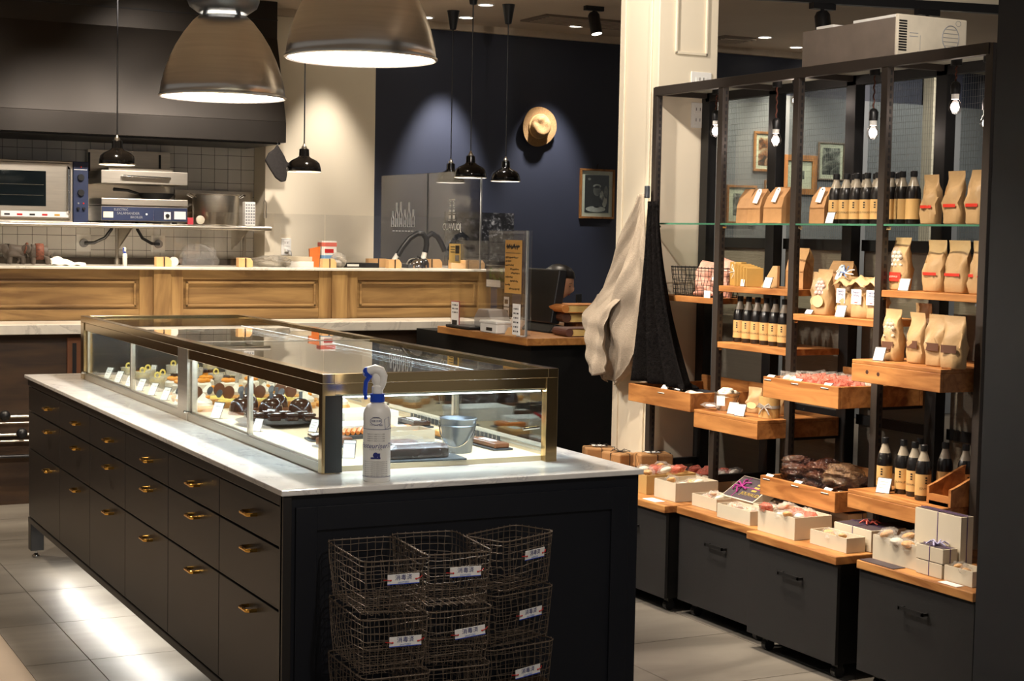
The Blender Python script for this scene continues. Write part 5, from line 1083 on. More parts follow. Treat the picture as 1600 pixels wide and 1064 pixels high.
# ---------------------------------------------------------------- ventilation unit on top
vu = thing('ventilation_unit', 'long grey and white ventilation unit lying on top of the shelving', 'ventilation unit', (0, 0, 2.2125))
B(2.50, .545, 0, 2.506, 1.085, .14).obj('grey_side_panel', M('taupe_panel', (120, 108, 98), .6), vu, bev=.002); B(2.506, .56, .01, 2.80, 1.08, .135).obj('inner_body', GREYPL, vu)
for a, b_ in ((.545, .78), (.90, 1.0)): B(2.50, a, .14, 2.82, b_, .150).obj('top_plate', WHITE, vu)
we = B(2.502, .535, .0, 2.835, .56, .152).obj('white_end', M('ivory_plastic', (214, 204, 184), .5), vu, bev=.006)
for k in range(12): B(2.510, .533, .02 + .0095 * k, 2.546, .5355, .0255 + .0095 * k).obj('grille_slat', BLKMET, we)
G().tube([(2.755 + .040 * cos(a), .5345, .08 + .045 * sin(a)) for a in [2 * pi * j / 28 for j in range(28)]], .002, 5, closed=True).obj('round_grille', GREYPL, we)
for k in range(5): h = .04 * math.sqrt(1 - ((k - 2) / 2.6) ** 2); B(2.754 - h, .5338, .05 + .015 * k, 2.756 + h, .535, .052 + .015 * k).obj('grille_bar', GREYPL, we)
G().tube([(2.79 + .012 * cos(a), .5345, .135 + .010 * sin(a)) for a in [2 * pi * j / 14 for j in range(14)]], .001, 4, closed=True).obj('small_ring', GREYPL, we); B(2.61, .5345, .01, 2.612, .535, .08).obj('panel_line', GREYPL, we); B(2.60, .5342, .014, 2.603, .535, .022).obj('screw', BLK_INK, we)
for k in range(2): B(2.56, .5343, .085 - .012 * k, 2.60, .535, .088 - .012 * k).obj('printed_line', GREYPL, we)
# ---------------------------------------------------------------- bottles
LBL = M('kraft_label', (204, 164, 104), .6, var=.04); BOT = M('black_bottle_glass', (20, 16, 15), .3, var=.2, coat=.3); NECK = M('frosted_neck_glass', (150, 140, 124), .25, var=.1)
def mkbottle():
    t = thing('black_bottle', '', 'bottle', (0, 0, 0), group='black glass bottles with kraft labels')
    G().lathe([(.025, 0), (.0275, .004), (.0275, .112), (.025, .128), (.021, .138)], 24).obj('bottle_body', BOT, t, True)
    G().lathe([(.0212, .138), (.014, .158), (.011, .168), (.011, .178)], 20).obj('bottle_neck', NECK, t, True)
    G().lathe([(.0125, .172), (.0128, .176), (.0128, .192), (.011, .194)], 16).obj('cap', BLKPL, t, True)
    lb = G().lathe([(.0279, .018), (.0279, .092)], 24, cap=False).obj('label', LBL, t, True)
    def lt(s, size, z, a=0, mat=BLK_INK):
        o = text(s, size, mat, 'label_lettering', lb, (0, 0, 0), (0, 0, 0), ext=0)
        for v in o.data.vertices: th = v.co.x / .0281 + a; v.co = Vector((.0281 * sin(th), -.0281 * cos(th), z + v.co.y))
    lt('JOUVAUD', .0105, .043)
    for k in range(3):
        o = B(-.0035, 0, .060 + .009 * k, .0035, .0003, .065 + .009 * k).obj('label_mark', BLK_INK, lb); o.data.transform(Tm((0, -.0284, 0)))
    return t
b0 = mkbottle(); first = [True]
def bottle(x, y, z, label, rz=rad(-62)):
    if first[0]: first[0] = False; b0.location = (x, y, z); b0.rotation_euler.z = rz; b0['label'] = label; return b0
    return dup(b0, (x, y, z), rz, label)
O8 = ['leftmost', 'second', 'third', 'fourth', 'fifth', 'sixth', 'seventh', 'rightmost']
for k in range(8): bottle(2.585, .955 - .0615 * k - (.012 if k > 4 else 0), 1.6055, O8[k] + ' black bottle in the front row on the glass shelf', rad(-62) if k < 5 else rad(60))
for k in range(5): bottle(2.65, .925 - .0635 * k, 1.6055, O8[k] + ' black bottle in the back row on the glass shelf')
for k in range(6): bottle(2.575, 1.555 - .062 * k, 1.1045, (O8[k] if k < 5 else 'rightmost') + ' black bottle on the second bay pine shelf')
for k, (x, y) in enumerate(((2.44, .45), (2.46, .375), (2.46, .315), (2.43, .235), (2.55, .39), (2.55, .26), (2.58, .19), (2.62, .135))): bottle(x, y, .6425, ['leftmost front', 'second front', 'third front', 'nearest front', 'left rear', 'middle rear', 'right rear', 'farthest right rear'][k] + ' black bottle on the lower pine box', rad(-62) if k < 3 else rad(-20))
# ---------------------------------------------------------------- pouches and paper bags
def pouchmesh(w, h, d, seed, crump=1.6, taper=1.0, fold=0):
    rnd = random.Random(seed); ph = [rnd.uniform(0, 6.3) for _ in range(6)]; rings = []
    N = 22
    prof = [(0, .92, .85), (.03, .97, 1.0), (.2, 1.0, .98), (.4, .98, .92), (.55, .97, .80), (.68, .96, .55), (.78, .97, .30), (.86, .99, .10), (.93, 1.0, .05), (1, 1.0, .04)]
    for (t, a, b_) in prof:
        ring = []
        for k in range(N):
            an = 2 * pi * k / N; cx, sy = cos(an), sin(an)
            x = math.copysign(abs(cx) ** .55, cx) * w / 2 * a * (1 + (taper - 1) * t); y = math.copysign(abs(sy) ** .7, sy) * d / 2 * b_
            e = crump * .004 * sin(pi * min(1, t * 1.1)) * (sin(5 * an + ph[0] + 7 * t) + sin(3 * an + ph[1] - 13 * t) + .7 * sin(9 * t + ph[2] + x * 90))
            y += e; x += crump * .003 * sin(8 * t + ph[3]) * t
            yo = fold * max(0, t - .82) * h * 1.0 + crump * .012 * t * t * sin(ph[4]) 
            ring.append((x, y + yo * .4, t * h))
        rings.append(ring)
    return G().loft(rings)
def pouch(label, loc, w, h, d, seed, band=None, window=None, rz=0, name='kraft_pouch', mat=KRAFTL, oval=False, group='kraft stand up pouches', letters=None, bandz=.40, bandh=.08):
    t = thing(name, label, 'pouch', loc, rad(-90) + rz, group=group)
    b = pouchmesh(w, h, d, seed).obj('pouch_body', mat, t, 55)
    if band:
        lb = G().grid(lambda u, v: (w * (-.36 + .72 * u), -d / 2 * .97 * (1 - abs(2 * (-.36 + .72 * u)) ** 3.6) ** .35 - .0045, h * bandz + h * bandh * v), 10, 1).obj('band_label', band, t, solid=.001)
        if letters: text(letters, h * .05, M('pale_ink2', (240, 190, 170), .6), 'label_lettering', lb, (0, -d / 2 - .0065, h * (bandz + bandh / 2)), RX)
    if window:
        wn = G().ell((0, -d * .40, h * .62), (w * .36, d * .22, h * .20), 16, 10).obj('clear_window', FILM, t, True)
        rnd = random.Random(seed + 50); k = 0
        for r in range(4):
            for c in range(3 - (r % 2)):
                G().ell((w * (-.23 + .23 * c + (.11 if r % 2 else 0)), -d * .38 + rnd.uniform(-.002, .002), h * (.48 + .075 * r)), (w * .105, d * .13, w * .095), 10, 7).obj('sweet', window, t, True)
    if oval: G().lathe([(1, 0), (1, .001)], 24, T=Tm((0, -d / 2 - .003, h * .30), (pi / 2, 0, 0)) @ Matrix.Diagonal((w * .36, h * .13, 1, 1))).obj('oval_label', M('pale_yellow_label', (226, 214, 160), .5), t)
    return t
# glass shelf: gift bags with tags
def giftbag(label, loc, w, h, d, rz=0, tagside=True, seed=1):
    t = thing('gift_bag', label, 'paper bag', loc, rad(-90) + rz, group='folded kraft gift bags')
    rnd = random.Random(seed); rings = []
    for (tt, a, b_) in ((0, 1, 1), (.02, 1, 1), (.45, .98, .96), (.72, .96, .80), (.90, .90, .30), (.97, .84, .06), (1, .82, .04)):
        rings.append([(x * w / 2 * a + rnd.uniform(-.001, .001), y * d / 2 * b_ + rnd.uniform(-.0015, .0015) + (.012 * tt if tt > .6 else 0), tt * h) for x, y in ((-1, -1), (-.33, -1), (.33, -1), (1, -1), (1, 0), (1, 1), (.33, 1), (-.33, 1), (-1, 1), (-1, 0))])
    G().loft(rings).obj('bag_body', KRAFT, t, bev=.001)
    B(-w * .49, -d / 2 - .0008, h * .42, w * .49, -d / 2 + .001, h * .425).obj('crease', M('crease_brown', (150, 100, 56), .7), t)
    if tagside:
        T2 = Tm((.01, -d * .36, h * .80), (rad(-22), rad(8), 0))
        tg = G().prism([(-.013, -.035), (.013, -.035), (.013, .02), (.006, .03), (-.006, .03), (-.013, .02)], .001, 'y', 0).rot(T2).obj('hang_tag', CARD, t); G().ell(tuple(T2 @ Vector((0, -.001, .02))), (.003, .001, .003), 8, 5).obj('tag_eyelet', BLKMET, tg)
    return t
for k, (y, w, rz, lb) in enumerate(((1.56, .06, 20, 'kraft gift bag leaning at the left end of the glass shelf'), (1.47, .07, 12, 'second kraft gift bag from the left on the glass shelf, with white tag'), (1.335, .115, 4, 'widest kraft gift bag with a white tag on the glass shelf'), (1.055, .075, 14, 'kraft gift bag with white tag right of the second steel post'))):
    giftbag(lb, (2.60, y - .005, 1.6055), w, .145 + .005 * (k == 2), .085, rad(rz), k > 0, k + 3)
for k, (y, w, h, lb) in enumerate(((.415, .078, .178, 'left pouch with a thin red band on the glass shelf'), (.295, .085, .188, 'middle pouch with a thin red band on the glass shelf'), (.185, .082, .19, 'right pouch with a thin red band on the glass shelf'))): pouch(lb, (2.585, y, 1.6055), w, h, .055, 11 + k, LBLRED, bandz=.32, bandh=.06)
pcard('price card before the bottles on the glass shelf', (2.51, .90, 1.6055), rad(-75), .034, .045, 22)
# bay A: wire basket with pink bags
bb = thing('wire_basket', 'dark wire basket holding pink bags on the first pine shelf', 'basket', (2.585, 1.83, 1.2855))
a, b_ = basket_mesh(.155, .36, .125, 7, 14, 6, .0012, 9, .003); a.obj('wire_mesh', BLKMET, bb); b_.obj('rim_wire', BLKMET, bb)
tg = B(-.094, -.17, -.02, -.092, -.125, .03).obj('tag', CARD, bb)
def pillow(name, label, cat, loc, w, h, d, mat, rot, seed, group=None, inner=None, nx=12, nz=14):
    rnd = random.Random(seed); ph = [rnd.uniform(0, 6.3) for _ in range(4)]
    t = thing(name, label, cat, loc, group=group, rot=rot)
    rings = []
    for j in range(nz + 1):
        v = j / nz; th = d / 2 * (sin(pi * v) ** .5) + .001; ring = []
        for k in range(nx * 2):
            an = 2 * pi * k / (nx * 2); x = math.copysign(abs(cos(an)) ** .6, cos(an)) * w / 2 * (1 + .05 * sin(9 * v + ph[0])); y = sin(an) * th * (1 + .25 * sin(4 * an + ph[1] + 8 * v) + .15 * sin(17 * v + ph[2]))
            ring.append((x, y, v * h))
        rings.append(ring)
    G().loft(rings).obj('wrapper', mat, t, 30)
    if inner: G().ell((0, 0, h * .48), (w * .36, d * .36, h * .34), 10, 7).obj('content', inner, t, True)
    return t
PKB = M('dusty_pink_bag', (218, 164, 146), .3, var=.12, scale=30, bump=.8, bscale=25)
pillow('pink_bag', 'dusty pink bag standing at the right of the wire basket', 'bag', (2.585, 1.73, 1.29), .13, .165, .07, PKB, (rad(-8), rad(14), rad(-78)), 4); pillow('pink_bag', 'dusty pink bag at the back left of the wire basket', 'bag', (2.60, 1.88, 1.29), .12, .15, .06, PKB, (rad(-10), rad(4), rad(-95)), 6); pillow('pink_bag', 'dusty pink bag slumped low in the wire basket', 'bag', (2.565, 1.81, 1.288), .15, .07, .06, PKB, (rad(-30), 0, rad(-85)), 8)
# bay B upper: wrapped soap stack
SOAP = M('olive_kraft', (176, 136, 66), .6, var=.08)
for k in range(6):
    t = thing('wrapped_bar', ('front olive kraft wrapped bar tied with white string', 'second', 'third', 'fourth', 'fifth', 'last')[k] + ('' if k == 0 else ' olive kraft wrapped bar of the row behind the string tied one'), 'wrapped bar', (2.53, 1.535 - .0 - .026 * k if k == 0 else 1.535 - .035 - .021 * k, 1.3425), rad(-90) + (0 if k == 0 else rad(60)), group='olive kraft wrapped bars')
    if k == 0:
        B(-.04, 0, 0, .04, .03, .10).obj('paper_wrap', SOAP, t, bev=.003); g = G(); g.tube([(-.041, -.002, .055), (0, -.0025, .06), (.041, -.002, .052)], .0014, 5); g.tube([(0, -.002, 0), (-.002, -.0025, .05), (0, -.002, .10)], .0014, 5)
        g.tube([(0, -.004, .058), (-.02, -.006, .078), (-.014, -.006, .09), (0, -.004, .06), (.018, -.006, .085), (.024, -.006, .075), (0, -.004, .058)], .0012, 5); g.tube([(0, -.004, .058), (-.02, -.005, .03)], .0012, 5); g.obj('white_string', CARD, t)
    else: B(-.035, 0, 0, .035, .016, .098 - .004 * k).obj('paper_wrap', SOAP, t, bev=.002)
t = thing('paper_envelope', 'slanted kraft envelope propped on the second bay shelf', 'envelope', (2.55, 1.33, 1.3425), rad(-90)); G().prism([(-.05, 0), (.06, 0), (.06, .09), (.03, .09)], .012, 'y', 0).obj('envelope', KRAFTL, t); 
giftbag('tall plain kraft bag at the right end of the second bay shelf', (2.62, 1.215, 1.3425), .10, .165, .06, rad(8), False, 21); giftbag('kraft bag with white tag standing behind the window pouches', (2.66, 1.0, 1.2505), .12, .21, .06, rad(15), True, 22); giftbag('plain kraft bag just right of the second steel post', (2.67, 1.045, 1.2505), .08, .20, .05, 0, True, 23)
pcard('price card at the right of the second bay upper shelf', (2.50, 1.275, 1.3425), rad(-75), .036, .046, 24); pcard('small price card below the string tied bar', (2.50, 1.44, 1.3425), rad(-88), .024, .03, 8, frame=False)
# bay C: window pouches, white labelled pouches with bows
pouch('slim kraft pouch with pale oval label at the left of the third bay', (2.59, 1.045, 1.2505), .065, .165, .05, 31, None, None, rad(20), oval=True)
pouch('kraft pouch with pink marshmallows in its window and an oval label', (2.545, .955, 1.2505), .09, .178, .06, 32, None, PINKL, oval=True)
def bowpouch(label, loc, rz, seed, lab=True):
    t = pouch(label, loc, .085, .155, .06, seed, None, None, rz, name='bow_pouch', group='kraft pouches with white labels')
    if lab:
        c = B(-.026, -.0335, .052, .026, -.0325, .108).obj('white_label', CARD, t); text('happy', .014, INK, 'label_lettering', c, (0, -.0338, .098), RX); text('Whity', .013, INK, 'label_lettering', c, (0, -.0338, .085), RX)
        for sx in (-1, 1): G().tube([(sx * .010 + .007 * cos(a), -.034, .070 + .006 * sin(a)) for a in [2 * pi * j / 10 for j in range(10)]], .0006, 4, closed=True).obj('glasses_print', INK, c)
        B(-.008, -.034, .057, .008, -.0335, .060).obj('red_print', RED, c)
    G().grid(lambda u, v: (-.048 + .096 * u, -.012 - .03 * v, .152 + .008 * sin(pi * u) - .026 * v - .014 * abs(2 * u - 1) + .004 * sin(u * 14)), 8, 4).obj('folded_top', KRAFTL, t, True, solid=.002)
    return t
bowpouch('kraft pouch with folded top and white printed label, left of its pair', (2.56, .835, 1.2505), 0, 41); bowpouch('kraft pouch with folded top and white printed label, right of its pair', (2.55, .735, 1.2505), rad(6), 42); bowpouch('kraft pouch with folded top beside the third steel post', (2.56, .66, 1.2505), rad(4), 43)
rb_ = M('pale_blue_ribbon', (112, 140, 190), .6, var=.2); t = thing('ribbon_bow', 'pale blue raffia bow on top of the white labelled pouches', 'ribbon', (2.53, .80, 1.418), rad(-90))
for q in range(7):
    an = q * .9; G().tube([(0, -.012, 0), (.03 * cos(an), -.014, .012 + .018 * sin(an)), (.055 * cos(an + .3), -.012, .004 + .02 * sin(an + .5))], .0022, 5).obj('ribbon_strand', rb_ if q % 3 else CARD, t)
pcard('low price card below the slim oval label pouch', (2.50, 1.00, 1.2505), rad(-80), .034, .022, 40); pcard('price card before the white labelled pouches', (2.495, .80, 1.2505), rad(-72), .04, .046, 22)
# bay D
pouch('kraft pouch with white sweets in its window and a red label', (2.545, .52, 1.3645), .085, .192, .055, 51, LBLRED, CREAMF, 0, bandz=.17, bandh=.17, letters='JOUVAUD')
for k, (y, w, lb) in enumerate(((.37, .095, 'pouch with thin red band left of the pair on the fourth bay shelf'), (.255, .105, 'wide pouch with thin red band on the fourth bay shelf'), (.145, .08, 'pouch with thin red band against the dark front column'))): pouch(lb, (2.575, y, 1.3645), w, .185, .06, 61 + k, LBLRED, bandz=.32, bandh=.055)
pcard('price card on the fourth bay pine shelf', (2.50, .455, 1.3645), rad(-70), .038, .046, 24)
BRL = M('brown_label', (96, 60, 40), .6)
pouch('kraft pouch with nuts in its window and a brown label on the pine box', (2.44, .425, 1.116), .085, .185, .055, 71, BRL, M('ivory_nut', (206, 190, 164), .5), 0, bandz=.22, bandh=.15)
for k, (y, lb) in enumerate(((.305, 'crumpled kraft pouch with brown label, second on the pine box'), (.185, 'crumpled kraft pouch with brown label, third on the pine box'), (.085, 'crumpled kraft pouch with brown label next to the dark column'))): pouch(lb, (2.45 - .02 * k, y, 1.116), .088, .178, .06, 81 + k, BRL, bandz=.30, bandh=.15, rz=rad(8 * k - 6))
pcard('price card leaning before the nut pouch on the pine box', (2.37, .425, 1.116), rad(-70), .04, .05, 24)
tag(pouch('plain kraft pouch in shade behind the nut pouch', (2.66, .52, 1.116), .085, .20, .05, 91), 'plain kraft pouch in shade behind the nut pouch', 'pouch', 'kraft stand up pouches')
# tray C : pink wrapped sweets
for r in range(3):
    for k in range(7):
        m_, inn = ((FILM, CREAMF), (FILMP, PINK), (FILMP, PINK))[r] if k > 1 else (FILM, CREAMF)
        pillow('wrapped_sweet', '%s film wrapped sweet from the left, %s row of the pine tray' % (ORD[k], ('back', 'middle', 'front')[r]), 'sweet', (2.60 - .085 * r, 1.02 - .055 * k, .94 + .012), .07, .075, .03, m_, (rad(-14), rad(random.uniform(-8, 8)), rad(-8 + random.uniform(-14, 14))), 100 + r * 10 + k, 'film wrapped sweets in the pine tray', inn, 8, 8)
for k, (y, lb) in enumerate(((1.03, 'left'), (.86, 'middle'), (.68, 'right'))): pcard(lb + ' price card clipped on the front of the pink sweet tray', (2.338, y, .993), rad(-90), .042, .03, 50, 'cards on the sweet tray')
# tray C2: brown film bags
for k in range(9):
    blob('film_bag', ['crinkled brown film bag at the front left of the lower tray', 'crinkled brown film bag at the middle of the lower tray', 'crinkled brown film bag at the right of the lower tray', 'brown film bag rear left in the lower tray', 'brown film bag rear middle in the lower tray', 'brown film bag rear right in the lower tray', 'brown film bag on top of the heap, left', 'brown film bag on top of the heap, middle', 'clear film bag of pale biscuits at the right end of the lower tray'][k], 'film bag', (2.46 + .13 * ((k // 3) % 2), (.96, .83, .70)[k % 3], .556 + (.055 if k > 5 else 0)), (.075, .075, .045), FILMB if k < 8 else FILMT, 200 + k, rad(random.uniform(-40, 40)), .45)
for k, (y, lb) in enumerate(((1.02, 'left'), (.84, 'middle'), (.66, 'right'))): pcard(lb + ' price card clipped on the front of the brown bag tray', (2.338, y, .604), rad(-90), .042, .03, 50, 'cards on the brown bag tray')
pcard('price card leaning before the bottles on the lower pine box', (2.39, .40, .6425), rad(-66), .05, .055, 22)
# box B: bucket, pouches, can
bk2 = bucket('small steel bucket heaped with white sweets and a paper tag', (2.45, 1.455, .8275), .072, .052, STEEL); bk2.rotation_euler.z = rad(-62)
B(-.02, -.0545, .022, .018, -.0525, .062).obj('paper_tag', CARD, bk2)
for k in range(8): a = k * 2.4; r_ = .012 * math.sqrt(k); tag(G().ell((2.45 + r_ * 1.05 * cos(a), 1.455 + r_ * 1.05 * sin(a), .90 + .010 * (k < 3)), (.017, .015, .012), 10, 7).obj('meringue', CREAMF, smooth=True), '%s small white meringue heaped in the steel bucket' % ORD[k], 'meringue', 'meringues in the bucket')
pillow('wrapped_sweet', 'clear film packet lying before the small bucket', 'sweet', (2.375, 1.43, .845), .05, .10, .02, FILM, (rad(-90), 0, rad(-10)), 300, None, PINKL)
pouch('small kraft pouch with oval label beside the bucket', (2.50, 1.33, .8275), .07, .105, .035, 301, None, None, rad(15), oval=True); pouch('small kraft pouch partly hidden behind the kraft canister', (2.56, 1.255, .8275), .08, .11, .035, 302, None, None, 0)
t = thing('kraft_canister', 'round kraft canister tied with a grey ribbon', 'canister', (2.46, 1.175, .8275), rad(-62)); G().lathe([(.042, 0), (.043, .08), (.043, .082), (.001, .082)], 28).obj('canister_body', KRAFTB, t, True); RBG = M('grey_ribbon', (170, 164, 156), .6)
G().lathe([(.0435, .038), (.0435, .05)], 28, cap=False).obj('ribbon_band', RBG, t, True)
for sx in (-1, 1): G().tube([(0, -.045, .045), (sx * .02, -.052, .058), (sx * .032, -.05, .046), (0, -.046, .044)], .0035, 6).obj('bow_loop', RBG, t); G().tube([(0, -.046, .044), (sx * .014, -.049, .03), (sx * .022, -.047, .014)], .003, 6).obj('bow_tail', RBG, t)
pcard('left of two price cards before the kraft canister', (2.375, 1.315, .8275), rad(-66), .042, .05, 24); pcard('right of two price cards before the kraft canister', (2.362, 1.245, .8275), rad(-66), .042, .05, 24)
# tray A: masks and cloths
def clothpile(label, loc, w, d, mat, seed, rz=0, hh=.02):
    rnd = random.Random(seed); a, b_ = rnd.uniform(0, 6), rnd.uniform(0, 6)
    o = G().grid(lambda u, v: (-w / 2 + w * u, -d / 2 + d * v, hh * (sin(pi * u) * sin(pi * v)) ** .5 + .006 * sin(9 * u + a) * sin(7 * v + b_) + .008), 14, 12).obj('folded_cloth', mat, smooth=True, solid=.005)
    o.location = loc; o.rotation_euler.z = rz; return tag(o, label, 'cloth')
clothpile('dark navy cloth lying in the mask tray', (2.50, 1.80, .826), .24, .40, M('navy_cloth', (24, 24, 34), .95, var=.3, scale=90), 1, 0, .045)
clothpile('white face mask at the front of the mask tray', (2.40, 1.635, .86), .09, .10, M('white_cloth', (226, 210, 200), .9), 2, rad(20)); clothpile('dark face mask with white edge in the mask tray', (2.42, 1.72, .888), .08, .10, DARKCL, 3, rad(-10)); clothpile('pale blue folded cloth at the back of the mask tray', (2.56, 1.60, .855), .12, .05, M('pale_blue_cloth', (150, 176, 190), .9), 4)
tag(G().tube([(2.40, 1.78, .905), (2.375, 1.75, .893), (2.375, 1.70, .89), (2.40, 1.66, .905)], .0035, 6).obj('mask_strap', CARD, smooth=True), 'white elastic mask strap in the mask tray', 'strap')
pcard('price card clipped on the front of the mask tray', (2.338, 1.79, .868), rad(-90), .05, .045, 42)
# ---------------------------------------------------------------- rolling tables
def table(label, x0, y0, y1, x1=2.735):
    t = thing('rolling_table', label, 'table', (0, 0, 0), group='grey rolling display tables')
    B(x0, y0, .417, x1, y1, .4465).obj('wood_top', TABW, t, bev=.003)
    bd = B(x0 + .025, y0 + .006, .062, x1 - .03, y1 - .006, .417).obj('black_body', M('matt_black', (13, 12, 11), .6, spec=.2), t)
    f = B(x0 + .012, y0 + .004, .062, x0 + .026, y1 - .004, .413).obj('drawer_front', TABG, t, bev=.001)
    ym = (y0 + y1) / 2 - .01; B(x0 - .013, ym - .06, .325, x0 - .009, ym + .06, .338).obj('handle', BLKMET, f); B(x0 - .013, ym - .06, .325, x0 + .012, ym - .052, .335).obj('handle_foot', BLKMET, f); B(x0 - .013, ym + .052, .325, x0 + .012, ym + .06, .335).obj('handle_foot', BLKMET, f)
    for x in (x0 + .07, x1 - .08):
        for y in (y0 + .06, y1 - .06):
            c = B(x - .012, y - .016, .036, x + .012, y + .016, .062).obj('caster_fork', BLKMET, t); G().cyl((x, y - .012, .022), (x, y + .012, .022), .022, 14).obj('wheel', BLKPL, c)
    return t
table('grey rolling table farthest back, mostly hidden by the island', 2.14, 1.995, 2.53, 2.50); table('grey rolling table beside the island corner', 2.135, 1.425, 1.98); table('grey rolling table, second from the island corner', 2.185, .865, 1.412); table('grey rolling table in the middle with its black side showing', 2.128, .322, .85); table('nearest grey rolling table beside the dark column', 2.168, -.30, .262)
TZ = .447
def gbox(label, x0, y0, x1, y1, h, z=TZ, lid=False, ribbon=None, bow=None, content=None, mat=BOXG, dotted=False, clear=False):
    t = thing('gift_box', label, 'box', ((x0 + x1) / 2, (y0 + y1) / 2, z + .0005)); w, d = x1 - x0, y1 - y0
    if not lid:
        obox(t, w, d, h, mat, BOXIN)
    else:
        B(-w / 2, -d / 2, 0, w / 2, d / 2, h).obj('box_body', mat, t, bev=.001)
        ld = B(-w / 2 + .005, -d / 2 + .005, h, w / 2 - .005, d / 2 - .005, h + .0015).obj('dark_lid', DLID, t)
        if ribbon:
            g = G().box(-w / 2 - .001, -.0015, 0, -w / 2, .0015, h); g.box(-w / 2, -.0015, h + .001, w / 2, .0015, h + .003); g.box(-.0015, -d / 2 - .001, 0, .0015, -d / 2, h); g.box(-.0015, -d / 2, h + .001, .0015, d / 2, h + .003)
            g.obj('ribbon', ribbon, t)
            if bow:
                for q in range(6):
                    an = q * 1.05 + .3; G().tube([(0, 0, h + .004), (.022 * cos(an), .022 * sin(an), h + .016), (.038 * cos(an + .25), .038 * sin(an + .25), h + .006)], .003, 6).obj('bow_strand', bow, t)
    return t
RIB = M('navy_dot_ribbon', (90, 62, 110), .6, var=.5, scale=260)
PKS = {'pale': (FILM, PASTRY), 'cream': (FILM, CREAMF), 'choc': (FILM, CHOCM), 'orange': (FILMW, CARROT), 'pink': (FILMP, PINK)}
def fill(x0, y0, x1, y1, n, kinds, desc, h=.02, z=TZ + .008, sc=1):
    k = 0
    nx = max(1, int(round(math.sqrt(n * (x1 - x0) / max(.01, y1 - y0))))); ny = max(1, int(math.ceil(n / nx)))
    for i in range(nx):
        for j in range(ny):
            if k >= n: return
            x = x0 + (x1 - x0) * (i + .5) / nx; y = y1 - (y1 - y0) * (j + .5) / ny; kd = PKS[kinds[k % len(kinds)]]
            pillow('wrapped_biscuit', '%s film wrapped biscuit from the left in the %s' % (ORD[k], desc), 'biscuit', (x, y + .03 * sc, z + .016 * sc), .045 * sc, .058 * sc, .028 * sc, kd[0], (rad(80 + random.uniform(-15, 15)), 0, rad(random.uniform(-50, 50))), 400 + int(x * 1000) + k, 'film wrapped biscuits in the ' + desc, kd[1], 7, 7); k += 1
gbox('large open pale box at the corner of the table beside the island', 2.228, 1.488, 2.44, 1.651, .078); fill(2.25, 1.51, 2.42, 1.63, 4, ['pale', 'cream'], 'large open box beside the island', z=TZ + .04, sc=1.2)
gbox('kraft coloured open box half hidden by the marble corner', 2.22, 1.70, 2.47, 1.93, .080, mat=KRAFTB); fill(2.26, 1.73, 2.44, 1.9, 6, ['cream', 'pale', 'pink'], 'kraft box by the marble corner', z=TZ + .055, sc=1.3)
gbox('low open pale box at the left end of the second table', 2.258, 1.235, 2.38, 1.41, .049); fill(2.265, 1.24, 2.375, 1.405, 4, ['orange', 'cream'], 'left low box of the second table', z=TZ + .022)
gbox('low open pale box at the right end of the second table', 2.198, .925, 2.30, 1.144, .054); fill(2.205, .93, 2.29, 1.13, 4, ['orange', 'choc'], 'right low box of the second table', z=TZ + .026)
gbox('open pale box with orange biscuits behind the low boxes', 2.31, .90, 2.44, 1.06, .06); fill(2.315, .91, 2.43, 1.05, 4, ['orange'], 'open box behind the low boxes', z=TZ + .032)
gbox('deep open pale box at the left of the middle table', 2.176, .62, 2.345, .845, .082); fill(2.185, .63, 2.335, .84, 9, ['pink', 'cream', 'pale', 'orange'], 'deep open box of the middle table', z=TZ + .056, sc=1.15)
gbox('low open pale box at the right corner of the middle table', 2.20, .356, 2.283, .56, .052); fill(2.205, .37, 2.278, .55, 3, ['pale'], 'low box at the middle table corner', z=TZ + .026)
gbox('deep open pale box at the left of the nearest table', 2.232, .035, 2.278, .255, .084); fill(2.205, .05, 2.30, .22, 5, ['pale', 'cream'], 'deep open box of the nearest table', z=TZ + .06, sc=1.25)
gbox('pale lidded box with white bow behind the deep open box', 2.43, .63, 2.565, .845, .078, lid=True, ribbon=RIB, bow=CARD); gbox('dark lidded box left of the white bow box', 2.40, .87, 2.53, 1.05, .066, lid=True, ribbon=RIB)
gbox('pale lidded box with an orange red bow behind the corner box', 2.292, .335, 2.45, .54, .076, lid=True, ribbon=RIB, bow=M('orange_red_ribbon', (190, 84, 70), .6, var=.3, scale=200))
gbox('tall pale gift box with dotted ribbon at the far right', 2.283, -.115, 2.336, .105, .200, lid=True, ribbon=RIB)
gbox('small pale ribbon tied box, lower of the stack at right', 2.216, -.105, 2.275, .018, .046, lid=True, ribbon=RIB); gbox('small pale box with white bow, top of the stack at right', 2.216, -.108, 2.278, .018, .048, z=TZ + .049, lid=True, ribbon=RIB, bow=M('lilac_ribbon', (176, 170, 206), .6, var=.3, scale=200))
gbox('low open pale box at the right edge of the nearest table', 2.22, -.24, 2.30, -.112, .05); fill(2.225, -.23, 2.295, -.12, 2, ['pale'], 'low box at the right edge', z=TZ + .022)
gbox('open grey box of pink sweets at the back of the table', 2.52, 1.64, 2.68, 1.85, .065); fill(2.53, 1.65, 2.67, 1.84, 9, ['pink', 'pink', 'cream'], 'grey box of pink sweets', z=TZ + .045, sc=1.2)
gbox('flat dark lidded box between the sweets and the kraft box', 2.48, 1.87, 2.66, 1.975, .06, lid=True)
